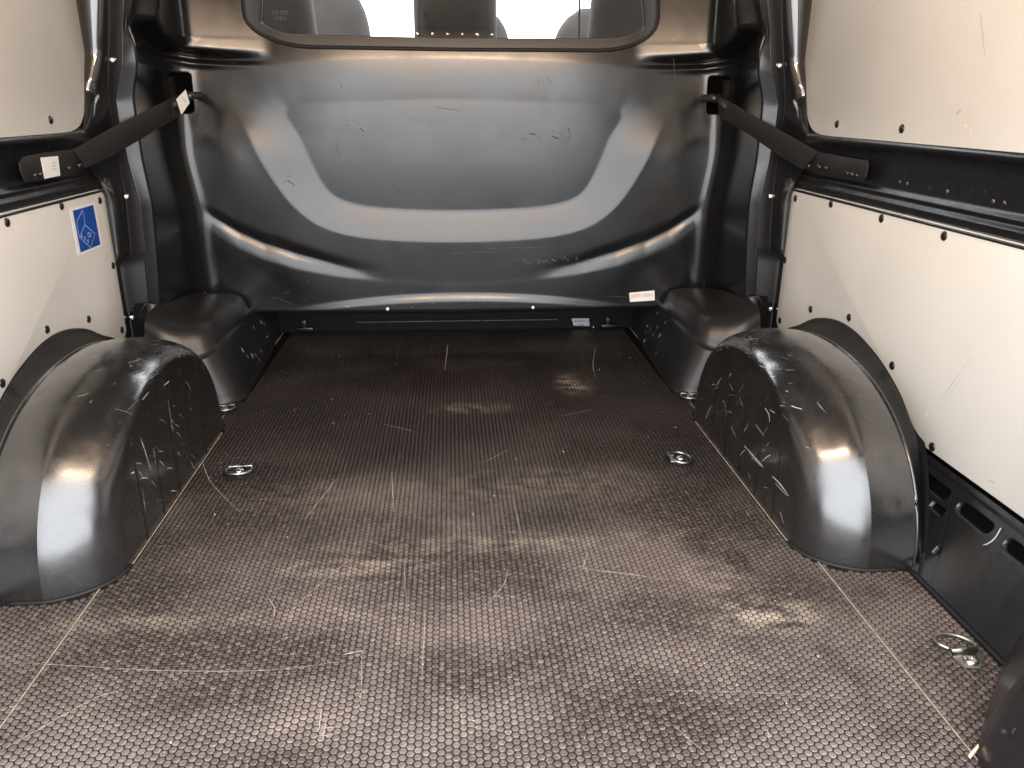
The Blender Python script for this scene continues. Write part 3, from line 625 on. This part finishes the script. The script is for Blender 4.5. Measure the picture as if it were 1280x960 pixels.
# etched mark in the corner of the glass
def stroke(name, a, b, w, m_, parent, n=(0, -1, 0)):
    a, b = np.array(a, float), np.array(b, float); return ribbon(name, [a, (a+b)/2, b], w, m_, parent, n, False)
rr = random.Random(4)
for row, (y0, n_) in enumerate(((16, 7), (23, 5))):
    for k in range(n_):
        x = 341+k*3.0+(3 if row else 0); yy = yg-.0015
        p = at(x, y0-2.2, 1, yy); q_ = at(x+rr.uniform(-1, 1.4), y0+2.2, 1, yy); stroke('etched_mark', p, q_, .0022, M['ink'], gl)
        if rr.random() < .6: stroke('etched_mark', at(x-1.2, y0-2, 1, yy), at(x+1.6, y0-2, 1, yy), .0018, M['ink'], gl)
# side strips with their flange
for s in (1, -1):
    zz = np.concatenate([np.linspace(.231, 1.33, 150)]); zo = .744+(zz-.744)/KS
    D_ = np.interp(zz, Dz, Dx)
    Cx = np.interp(zo, [.235, .393, .501, .60, .70, .745, .80, .823, .989, 1.34], [.830, .821, .816, .829, .836, .836, .818, .809, .778, .72])*KS
    Bx2 = np.interp(zz, Bz, Bx)
    def row(xa, ya): return mir(np.stack([xa, zz*0+ya*KS, zz], 1), s)
    def mx(k): return D_*(1-k)+Cx*k
    def nx_(k): return Cx*(1-k)+Bx2*k
    loft('side_strip', [row(D_+.004, 2.150), row(D_-.001, 2.121), row(D_, 2.116), row(mx(.10), 2.1135), row(mx(.93), 2.106), row(mx(.985), 2.104), row(Cx+.0008, 2.1075), row(nx_(.12), 2.110)], M['plastic'], bh, flip=(s < 0))
    loft('screw_flange', [row(Cx-.006, 2.1095), row(nx_(.2), 2.1085), row(nx_(.8), 2.080), row(nx_(.96), 2.073), row(nx_(1.0), 2.0725), row(nx_(1.0)+.003, 2.077), row(nx_(1.0)+.003, 2.10)], M['trim'], bh, flip=(s < 0))
    loft('backing_plate', [row(D_+.006, 2.148), row(D_*0+.885, 2.148)], M['metal_dark'], bh, flip=(s < 0))
    for (x, y), (xl, yl) in (((974, 82), (141, 75)), ((963, 245.5), (158, 246)), ((963, 386.5), (165, 397))):
        yv = 2.077*KS; p = at(x, y, 1, yv) if s > 0 else at(xl, yl, 1, yv); dome('screw', (p[0], yv-.001, p[2]), (-s*.45, -.9, 0), .0078, .005, M['steel'], bh, 4, 16, .002)
for x, y in ((484, 388), (667, 386)):
    p = at(x, y, 1, YB-.022); yv = ydepth(p[0], p[2]); dome('screw', (p[0], yv+.0005, p[2]), (0, -1, .1), .0075, .005, M['steel'], bh, 4, 16, .002)
for c in slotc:
    yy = ydepth(c[0]-.035*np.sign(c[0]), c[2])+.006; prism('hook_slot_dark_plate', [(x, yy, z) for x, z in rrect(c[0], c[2], .041, .097, .008)], (0, .003, 0), M['hole_dark'], bh)  # black plate paints the dark depth of each hook slot
# scuffs and scrapes on the moulded face
def bh_mark(pix, w, m_):
    P = []
    for x, y in pix:
        p = at(x, y, 1, YB)
        for _ in range(3): yv = ydepth(p[0], p[2])-.0015; p = at(x, y, 1, yv)
        P.append(p)
    ribbon('scuff_mark', catmull(P, 4), w*.6, m_, bh, (0, -1, 0))
for pix, w, m_ in (([(545, 134), (574, 138)], .0022, M['mark']), ([(425, 105), (428, 110)], .003, M['mark']), ([(450, 160), (455, 165)], .004, M['mark']), ([(672, 98), (673, 106)], .002, M['mark']), ([(684, 98), (689, 104)], .002, M['mark']),
                   ([(545, 318), (600, 315), (622, 315)], .0012, M['scuff_dim']), ([(610, 311), (650, 309), (680, 310)], .0012, M['scuff_dim']), ([(661, 167), (670, 168)], .006, M['mark']), ([(690, 170), (697, 173)], .006, M['mark']), ([(710, 160), (713, 172), (706, 180)], .002, M['mark']),
                   ([(360, 225), (368, 232)], .004, M['mark']), ([(303, 110), (330, 150)], .0008, M['scuff_dim']),
                   ([(430, 382), (437, 384)], .003, M['scuff']), ([(345, 372), (365, 380)], .0012, M['scuff_dim']), ([(842, 47), (842, 75), (844, 100)], .0016, M['scuff_dim']), ([(760, 370), (790, 372)], .001, M['scuff_dim']), ([(355, 367), (362, 364)], .0014, M['scuff_dim']),
                   ([(500, 140), (520, 150), (560, 152)], .0012, M['scuff_dim']), ([(420, 180), (425, 195)], .0014, M['mark']), ([(255, 365), (262, 369)], .002, M['scuff']), ([(720, 330), (745, 325)], .002, M['scuff_dim'])):
    bh_mark(pix, w, m_)

rr = random.Random(21)
for x0, x1, y0, y1, n_, m_ in ((640, 722, 318, 329, 34, 'scuff_dim'), (622, 700, 164, 180, 22, 'mark'), (484, 515, 222, 246, 14, 'mark'), (692, 712, 160, 178, 7, 'mark'), (352, 362, 218, 234, 7, 'mark'), (430, 450, 146, 166, 8, 'mark'), (330, 600, 350, 385, 14, 'scuff_dim')):
    for k in range(n_):
        x = rr.uniform(x0, x1); y = y0+(y1-y0)*((x-x0)/(x1-x0)*0+rr.random()); L_ = rr.uniform(.8, 4.5)
        if m_ == 'scuff_dim' and x0 == 640: y = 328-8*abs((x-668)/60)**1.5+rr.uniform(-3, 2)
        bh_mark([(x, y), (x+L_*.5, y+rr.uniform(-.4, .4)), (x+L_, y+rr.uniform(-.8, .8))], rr.choice((.0012, .0018, .0028)), M[m_])

# dark footwell behind and under the bulkhead
fwell = empty('footwell', (0, 2.62, 0), 'dark metal footwell seen through the gap under the bulkhead', 'footwell')
box('back_plate', (-.66, 2.625, 0), (.66, 2.64, .30), M['footwell'], fwell)
box('top_plate', (-.9, 2.40, .28), (.9, 2.62, .30), M['metal_dark'], fwell)
p0, p1 = at(446, 405, 1, 2.61), at(698, 402, 1, 2.61)
tube('pressed_lip', [(x, 2.618, p0[2]+.004*math.cos(x)) for x in np.linspace(p0[0], p1[0], 20)], .0018, M['scuff_dim'], fwell, 6)
for sx_ in (-1, 1):
    bx = at(381, 412, 1, 2.60) if sx_ < 0 else at(762, 408, 1, 2.60)
    box('latch_bracket', (bx[0]-.028, 2.600, bx[2]-.006), (bx[0]+.028, 2.620, bx[2]+.006), M['metal_dark'], fwell, .002)
    box('latch_bracket', (bx[0]-.012, 2.605, bx[2]+.004), (bx[0]+.004, 2.621, bx[2]+.030), M['metal_dark'], fwell, .002)
pp = at(742, 409, 1, 2.62); dome('screw', pp, (0, -1, 0), .004, .003, M['steel'], fwell)
pp = at(378, 403, 1, 2.62); dome('screw', pp, (0, -1, 0), .0035, .003, M['steel_worn'], fwell)

# ------------------------------------------------------------------ labels and stickers
def quad_thing(name, corners, axis, v, m_, th=.0006, bev=0):
    P = [at(x, y, axis, v) for x, y in corners]; n = np.zeros(3); n[axis] = th if v > 0 else -th
    return prism(name, P, n, m_, None, bev)
yl = ydepth(.58, .17)-.0012
P = [at(x, y, 1, yl) for x, y in ((786.5, 366), (818, 363), (818.5, 375.5), (787.5, 377.5))]
lb = prism('warning_label', P, (0, .0008, 0), M['white']); tag(lb, 'small white label with red print low on the right of the bulkhead', 'label')
def lettering(name, body, p0, p1, size, m_, parent, off, squash=1.0):
    """flat text whose base line runs from p0 towards p1"""
    cu = bpy.data.curves.new(name, 'FONT'); cu.body = body; cu.size = size; cu.align_x = 'LEFT'; cu.materials.append(m_)
    tmp = bpy.data.objects.new(name, cu); COL.objects.link(tmp); dg = bpy.context.evaluated_depsgraph_get()
    me = bpy.data.meshes.new_from_object(tmp.evaluated_get(dg)); bpy.data.objects.remove(tmp); bpy.data.curves.remove(cu)
    if not me.materials: me.materials.append(m_)
    o = bpy.data.objects.new(name, me); COL.objects.link(o)
    xdir = Vector(p1-p0).normalized(); nrm_ = Vector(off).normalized(); ydir = nrm_.cross(xdir)
    o.parent = parent; o.matrix_parent_inverse = Matrix()
    Mx = Matrix((xdir, ydir, nrm_)).transposed().to_4x4(); Mx.translation = Vector(p0)+Vector(off)
    o.matrix_basis = Mx @ Matrix.Diagonal((squash, 1, 1, 1)); return o
def pt(c, u, v): return (np.array(c[3])*(1-u)+np.array(c[2])*u)*(1-v)+(np.array(c[0])*(1-u)+np.array(c[1])*u)*v
lettering('red_print', 'SORTIV', pt(P, .06, .42), pt(P, .9, .42), .0165, M['red'], lb, (0, -.0005, 0), .55)
lettering('red_print', 'VOGN-S', pt(P, .52, .42), pt(P, .95, .42), .0155, M['red'], lb, (0, -.0005, 0), .55)
yg2 = 2.620
P = [at(x, y, 1, yg2) for x, y in ((714.5, 398), (736, 398), (737, 407.5), (717, 407))]
lb2 = prism('rating_label', P, (0, .0008, 0), M['grey_label']); tag(lb2, 'tiny grey-white label in the dark gap below the bulkhead', 'label')
for k in range(5): stroke('printed_mark', pt(P, .15+.13*k, .62)+[0, -.001, 0], pt(P, .22+.13*k, .62)+[0, -.001, 0], .006, M['ink'], lb2)
for k in range(3): stroke('printed_mark', pt(P, .35+.12*k, .15)+[0, -.001, 0], pt(P, .42+.12*k, .15)+[0, -.001, 0], .005, M['ink'], lb2)
stroke('printed_mark', pt(P, .88, .1)+[0, -.001, 0], pt(P, .88, .9)+[0, -.001, 0], .002, M['ink'], lb2)
# blue sticker
xs = -(XW-.0018)
P = [at(x, y, 0, xs) for x, y in ((87, 261.5), (118.5, 252.5), (128.5, 307.5), (98, 320))]
bs = prism('blue_sticker', P, (-.0006, 0, 0), M['white']); tag(bs, 'blue sticker with white border and line drawing on the left board', 'sticker')
Pi = [pt(P, .10, .95), pt(P, .91, .95), pt(P, .91, .055), pt(P, .10, .055)]
bi = prism('blue_field', [p+np.array([.0005, 0, 0]) for p in Pi], (-.0004, 0, 0), M['blue'], bs)
zx = lambda X_, Y_: at(60+X_*80/853, 240+Y_*90/960, 0, xs+.0010)
for pts_, w in (([(458, 240), (430, 300), (388, 385), (385, 430), (420, 605)], .0020), ([(458, 240), (480, 330), (492, 435)], .0018), ([(492, 435), (628, 560), (565, 740), (420, 605), (492, 435)], .0020)):
    ribbon('sticker_drawing', [zx(*p) for p in pts_], w, M['line'], bs, (1, 0, 0), False)
for pts_ in ([(525, 560), (548, 540), (565, 575), (575, 545)], [(530, 585), (560, 600), (575, 580)], [(455, 550), (450, 600), (470, 615)], [(485, 590), (492, 650)], [(500, 600), (490, 660)], [(540, 625), (532, 690)], [(520, 640), (545, 660)], [(432, 600), (450, 580)]):
    ribbon('sticker_drawing', [zx(*p) for p in pts_], .0022, M['line'], bs, (1, 0, 0), False)

M['graze'] = mat('board_graze', (.80, .66, .50), .7, noise=.25, nscale=90)
M['graze_grey'] = mat('board_scratch', (.50, .48, .44), .6)
boards_ = {o.get('label', ''): o for o in COL.objects if o.name.startswith('wall_board')}
rlow = [o for l, o in boards_.items() if 'lower' in l and 'right' in l][0]; rup = [o for l, o in boards_.items() if 'upper' in l and 'right' in l][0]
for b_, pix, w, m_ in ((rlow, [(1084, 405), (1088, 409), (1091, 407)], .004, 'graze'), (rlow, [(1096, 408), (1101, 412)], .004, 'graze'), (rlow, [(1108, 409), (1111, 410)], .003, 'graze'), (rlow, [(1152, 526), (1158, 515)], .005, 'graze'), (rlow, [(1157, 520), (1160, 517)], .004, 'graze'),
                       (rlow, [(1176, 500), (1190, 480), (1214, 446)], .0014, 'graze_grey'), (rlow, [(1182, 498), (1200, 476)], .001, 'graze_grey'), (rup, [(1195, 143), (1201, 137)], .006, 'graze_grey'), (rup, [(1212, 163), (1217, 170)], .005, 'graze'), (rup, [(1205, 155), (1210, 160)], .004, 'graze'),
                       (rup, [(1098, 8), (1106, 2)], .004, 'graze'), (rup, [(1036, 131), (1040, 128)], .002, 'graze'), (rup, [(1225, 15), (1228, 40), (1231, 70)], .002, 'graze_grey'), (rlow, [(1020, 300), (1023, 318)], .001, 'graze_grey'), (rlow, [(1235, 600), (1244, 604)], .003, 'graze_grey')):
    ribbon('graze_mark', catmull([at(x, y, 0, XW-.0014) for x, y in pix], 4), w, M[m_], b_, (1, 0, 0))

# ------------------------------------------------------------------ bracing bars
def lerp(a, b, t): return a*(1-t)+b*t
# right bar
def brace(s, topline, botline, plate, hook, bolts, tabs, lab):
    e = empty('bracing_bar', at(*hook, 1, 2.33), lab, 'bracing bar', 'flat bars bracing the bulkhead to the rails')
    P3a, P3b = at(*topline[0], 1, 2.16), at(*topline[-1], 0, s*.838)
    def on_bar(p, t):
        # bar runs straight from the bulkhead hook to the rail; depth interpolated along it
        d = fw+rt*(p[0]-640)/F-up*(p[1]-480)/F
        # plane that contains P3a, P3b and the vertical
        v = P3b-P3a; n = np.cross(v, [0, 0, 1.]); return CAM+d*(np.dot(P3a-CAM, n)/np.dot(d, n))
    poly = [on_bar(p, 0) for p in topline]+[on_bar(p, 0) for p in botline[::-1]]
    n = np.cross(P3b-P3a, [0, 0, 1.]); n /= np.linalg.norm(n); n *= (1 if n[1] > 0 else -1)
    prism('bar', poly, n*.004, M['bar'], e, .0008)
    pq = [at(x, y, 0, s*.8385) for x, y in plate]; prism('rail_plate', pq, (s*.004, 0, 0), M['bar'], e, .001)
    for x, y, r_ in bolts:
        c = at(x, y, 0, s*.8375); dome('bolt', c, (-s, -.2, 0), r_, .008, M['rivet'], e, 4, 12)
    hk = at(*hook, 1, 2.21)
    tube('hook_neck', [P3a+np.array([0, .004, -.02]), hk+np.array([0, .0, 0]), hk+np.array([s*.008, .16, 0])], .010, M['bar'], e, 10)
    dome('bolt', hk+np.array([-s*.012, -.004, -.002]), (0, -1, 0), .0115, .010, M['rivet'], e, 4, 12)
    tabp = [on_bar(p, 0)+n*(-.0) for p in tabs]; 
    for p in tabp[2:]: p[1] += .0
    prism('bent_tab', [tabp[0]-n*.003, tabp[1]-n*.0005+np.array([0, .0, 0]), tabp[2]-n*.0005, tabp[3]-n*.003], n*.003, M['bar'], e, .0006)
    return e, on_bar, n
eR, obR, nR = brace(1, [(909.5, 125.7), (951, 150), (982, 167), (1023, 190)], [(908, 151), (937, 169), (972, 193.7), (1003, 212)],
      [(1022, 190), (1083.5, 200.8), (1084, 208), (1081.4, 222), (1076.5, 227), (1032, 218), (1003, 212), (1008, 198)], (898, 122),
      [(1011, 207.5, .008), (1025, 209, .007), (1034, 210, .006), (1061, 216.5, .0055), (1066.5, 218, .006), (1073, 219, .005)], [(898, 121), (911, 126), (909, 152), (900, 146)],
      'dark flat steel bar bracing the bulkhead to the right rail')
eL, obL, nL = brace(-1, [(214, 123), (176, 142), (138, 161), (92, 187)], [(216.6, 150), (170.6, 177.5), (140, 195), (108, 210)],
      [(92, 187), (55, 191), (30, 196), (25, 203), (27, 215), (33, 228), (70, 223), (108, 210), (106, 198)], (231, 119),
      [(42, 219, .0052), (49, 217.6, .006), (85, 210, .006), (98, 207, .007), (104, 206, .008)], [(231, 115), (214, 123), (217, 150), (231, 138)],
      'dark flat steel bar with two white tags bracing the left side')
tg1 = prism('hook_tag', [obL(p, 0)-nL*.018 for p in ((213, 124), (224.7, 112), (229.6, 128.7), (219.5, 143))], nL*.001, M['white'], eL)
for k in range(3): stroke('printed_mark', obL((219+k*1.6, 121+k*2), 0)-nL*.0186, obL((223+k*1.2, 125+k*2), 0)-nL*.0186, .0016, M['grey_label'], eL, tuple(-nL))
tg2 = prism('plate_tag', [at(x, y, 0, -.8355) for x, y in ((51, 197), (72.5, 195), (75.5, 219.5), (56, 223.5))], (-.001, 0, 0), M['white'], eL)
for k in range(3): stroke('printed_mark', at(65, 204+k*4, 0, -.8350), at(71, 203+k*4, 0, -.8350), .0022, M['grey_label'], eL, (1, 0, 0))

# ------------------------------------------------------------------ lashing rings
def lashing(px, py, lab, r_=.030, rot=0.0, tilt=.10, style=0):
    c = at(px, py, 2, .001); e = empty('lashing_ring', c, lab, 'lashing ring', 'lashing rings let into the floor')
    def T(x, y, z): return (c[0]+x*math.cos(rot)-y*math.sin(rot), c[1]+x*math.sin(rot)+y*math.cos(rot), c[2]+z)
    # shallow black cup
    V, fs = [], []
    for i, (rr_, h) in enumerate(((r_*1.12, .0006), (r_*1.02, .0022), (r_*.94, .0012), (r_*.3, .0006))):
        for k in range(28): q_ = 2*math.pi*k/28; V.append(T(rr_*math.cos(q_), rr_*math.sin(q_), h))
    for i in range(3):
        for k in range(28): fs.append((i*28+k, i*28+(k+1) % 28, (i+1)*28+(k+1) % 28, (i+1)*28+k))
    fs.append(tuple(range(84, 112)))
    pydata('cup', V, fs, M['black'], e)
    R2 = r_*.92
    pts_ = [T(R2*math.cos(q_), R2*.86*math.sin(q_), .0062+tilt*R2*math.sin(q_)*(-1)) for q_ in np.linspace(0, 2*math.pi, 33)[:-1]]
    tube('ring', pts_, .0036, M['steel_worn'], e, 8, True)
    dome('bolt', T(0, 0, .003), (0, 0, 1), .0105, .007, M['steel'], e, 4, 14, .003)
    for sx_ in (-1, 1):
        box_ = [T(sx_*.015-.010, R2*.50, .004), T(sx_*.015+.010, R2*.50, .004), T(sx_*.015+.010, R2*.50+.012, .004), T(sx_*.015-.010, R2*.50+.012, .004)]
        prism('hinge_lug', box_, (0, 0, .0055), M['steel'] if style == 0 else M['steel_worn'], e, .0012)
    return e
lashing(299, 591, 'round floor lashing ring near the left wheel arch, two bright lugs', .031, .05)
lashing(280, 513, 'floor lashing ring tucked against the left corner cover', .030, .1, style=1)
lashing(850, 575, 'floor lashing ring lying open beside the right wheel arch', .030, 1.5, -.1, 1)
lashing(863, 498, 'floor lashing ring tucked against the right corner cover', .030, -.2, style=1)
# the folded ring beside the sill, on a plate with one bolt
c = at(1212, 824, 2, .001); e = empty('lashing_ring', c, 'worn D-shaped lashing ring folded over beside the slotted sill', 'lashing ring')
rp = catmull([at(x, y, 2, .006) for x, y in ((1187, 811), (1172, 804), (1168, 797), (1177, 793), (1192, 794), (1206, 798), (1219, 806), (1219, 812))], 5)
tube('ring', rp, .0030, M['steel_worn'], e, 8); tube('ring_bar', [at(1189, 813, 2, .008), at(1221, 811, 2, .008)], .0034, M['steel_worn'], e, 8)
prism('plate', [at(x, y, 2, .0035) for x, y in ((1190, 815), (1226, 811), (1232, 822), (1224, 836), (1206, 834), (1192, 824))], (0, 0, -.003), M['steel_worn'], e, .0008)
dome('bolt', at(1214, 826, 2, .0035), (0, 0, 1), .011, .006, M['steel'], e, 4, 14, .002)

# ------------------------------------------------------------------ rear corner: post and splinter
post = empty('rear_post', (.72, .68, 0), 'black foot of the rear door post at the bottom right', 'door post')
q0 = [(.600, .690), (.630, .728), (.692, .796), (.744, .846), (.80, .87), (.90, .80), (.90, .45), (.66, .45), (.598, .50), (.588, .62)]
rows = []
for z, sh_, k in ((-.012, 0, 1), (.0, 0, 1), (.03, .004, 1), (.09, .018, 1), (.16, .040, .98), (.30, .085, .95), (.6, .14, .9), (1.36, .10, .9)):
    ring_ = catmull([(x+sh_, y-sh_*.25, z) for x, y in q0], 4, True); rows.append(np.vstack([ring_, ring_[:1]]))
loft('post_shell', rows, M['sill'], post, flip=False)
for (x, y, r_) in ((1272, 916, .006), (1255, 915, .003)):
    dome('post_hole', at(x, y, 1, .655), (-.5, -.8, .1), r_, .0006, M['black'], post)
lpost = empty('rear_post', (-.80, .60, 0), 'black rear door post on the left, outside the picture', 'door post')
loft('post_shell', [mir(r_, -1) for r_ in [np.array(r0)+np.array([.05, -.05, 0]) for r0 in rows]], M['paint'], lpost, flip=True)
sp_ = [at(x, y, 2, z) for x, y, z in ((1210, 946, .004), (1213, 949, .004), (1223, 936, .012), (1222, 932, .016))]
chip = prism('wood_splinter', sp_, (0, .0, .003), M['chip']); tag(chip, 'pale wood splinter at the foot of the rear post', 'splinter')

# ------------------------------------------------------------------ cab seats behind the glass
def seat(name, x0, x1, ytop, Y, lab, lean=0.0, taper=.25, sockets=()):
    """upholstered seat back: rounded outline between the photographed edges, 0.10 m thick"""
    a, b = at(x0, 44, 1, Y), at(x1, 44, 1, Y); cx = (a[0]+b[0])/2; w = (b[0]-a[0]); zt = at((x0+x1)/2, ytop, 1, Y)[2]; zb = .45
    R = 26; V = []; fs = []; prof = []
    for t in np.linspace(0, 1, 22):
        z = zb+(zt-zb)*t; k = 1.0
        d_ = (zt-z)/(w*taper*1.6)
        if d_ < 1: k = max(.02, 1-(1-math.sqrt(max(0, 1-(1-d_)**2)))*.9*min(1, taper*4)) if t < 1 else .30
        prof.append((z, k))
    for z, k in prof:
        for j in range(R):
            q_ = 2*math.pi*j/R; c_, s_ = math.cos(q_), math.sin(q_)
            V.append((cx+w/2*k*math.copysign(abs(c_)**.8, c_)+lean*(z-.95), Y+.05+.055*(.5+.5*k)*math.copysign(abs(s_)**.7, s_)+.12*(z-.9), z))
    for i in range(len(prof)-1):
        for j in range(R): fs.append((i*R+j, i*R+(j+1) % R, (i+1)*R+(j+1) % R, (i+1)*R+j))
    fs.append(tuple(range((len(prof)-1)*R, len(prof)*R)))
    e_ = empty('cab_seat', (cx, Y+.05, .45), lab, 'seat', 'seats in the cab behind the glass')
    o = pydata('backrest', V, fs, M['seat'], e_)
    tube('piping', [(cx+w*.44*math.cos(q_)+lean*(zb-.95+.0), Y-.004+.12*(z-.9), z) for q_, z in zip([math.pi]*8+[0]*0, np.linspace(.5, zt-.1, 8))], .003, M['seat'], e_, 6)
    for sx_, sy_ in sockets:
        p_ = at(sx_, sy_, 1, Y-.002); dome('headrest_socket', p_, (0, -1, 0), .007, .003, M['black'], e_)
    return e_
seat('seat', 300, 393, -70, 2.56, 'dark seat back behind the left corner of the bulkhead window', -.10)
seat('seat', 517, 622, -60, 2.56, 'tall middle seat back with two small sockets behind the glass', 0, .25, ((532, 18), (594, 18)))
seat('seat', 738, 840, -75, 2.56, 'dark seat back behind the right corner of the bulkhead window', .10)
seat('seat', 370, 462, -30, 3.1, 'farther seat with sloping right shoulder in front of the white windscreen', -.05, .45)
seat('seat', 560, 638, 9, 3.1, 'low rounded seat shoulder peeping out right of the middle seat', 0, .35)
seat('seat', 693, 790, 9, 3.1, 'low rounded seat shoulder peeping out left of the right-hand seat', 0, .35)

# ------------------------------------------------------------------ warm lamp bar over the rear doorway (seen in the reflections)
box('door_header', (-.80, .52, 1.15), (.80, .56, 1.37), M['paint'], cl)
lampe = empty('lamp_panel', (0, .58, 1.16), 'warm six-field light panel over the rear doorway, seen only mirrored', 'lamp')
box('lamp_housing', (-.60, .561, 1.16), (.60, .580, 1.345), M['black'], lampe, .003)
mw = mat('lamp_warm', (1, .8, .6), .5, emit=(1, .74, .52), estr=8)
for k in range(6): box('lamp_lens', (-.585+.197*k, .578, 1.172), (-.585+.197*k+.185, .586, 1.335), mw, lampe, .002)
ld = bpy.data.lights.new('lamp_light', 'AREA'); ld.shape = 'RECTANGLE'; ld.size = 1.1; ld.size_y = .1; ld.energy = 18; ld.color = (1, .72, .49)
lo = bpy.data.objects.new('lamp_light', ld); COL.objects.link(lo); lo.parent = lampe; lo.matrix_parent_inverse = Matrix.Translation((0, -.58, -1.16)); lo.location = (0, .60, 1.25); lo.rotation_euler = (math.radians(78), 0, 0)

# small ceiling lamp with six diodes, the six warm points mirrored in the bulkhead window
cle = empty('ceiling_lamp', (0, 1.575, 1.345), 'small ceiling lamp with six warm diodes, seen only mirrored in the window', 'lamp')
box('lamp_base', (-.20, 1.545, 1.346), (.20, 1.605, 1.36), M['black'], cle, .002)
me6 = mat('diode_warm', (1, .85, .65), .5, emit=(1, .78, .52), estr=45)
for k in range(6): dome('diode', (-.145+.058*k+.008, 1.575, 1.346), (0, 0, -1), .0045, .005, me6, cle, 3, 10)
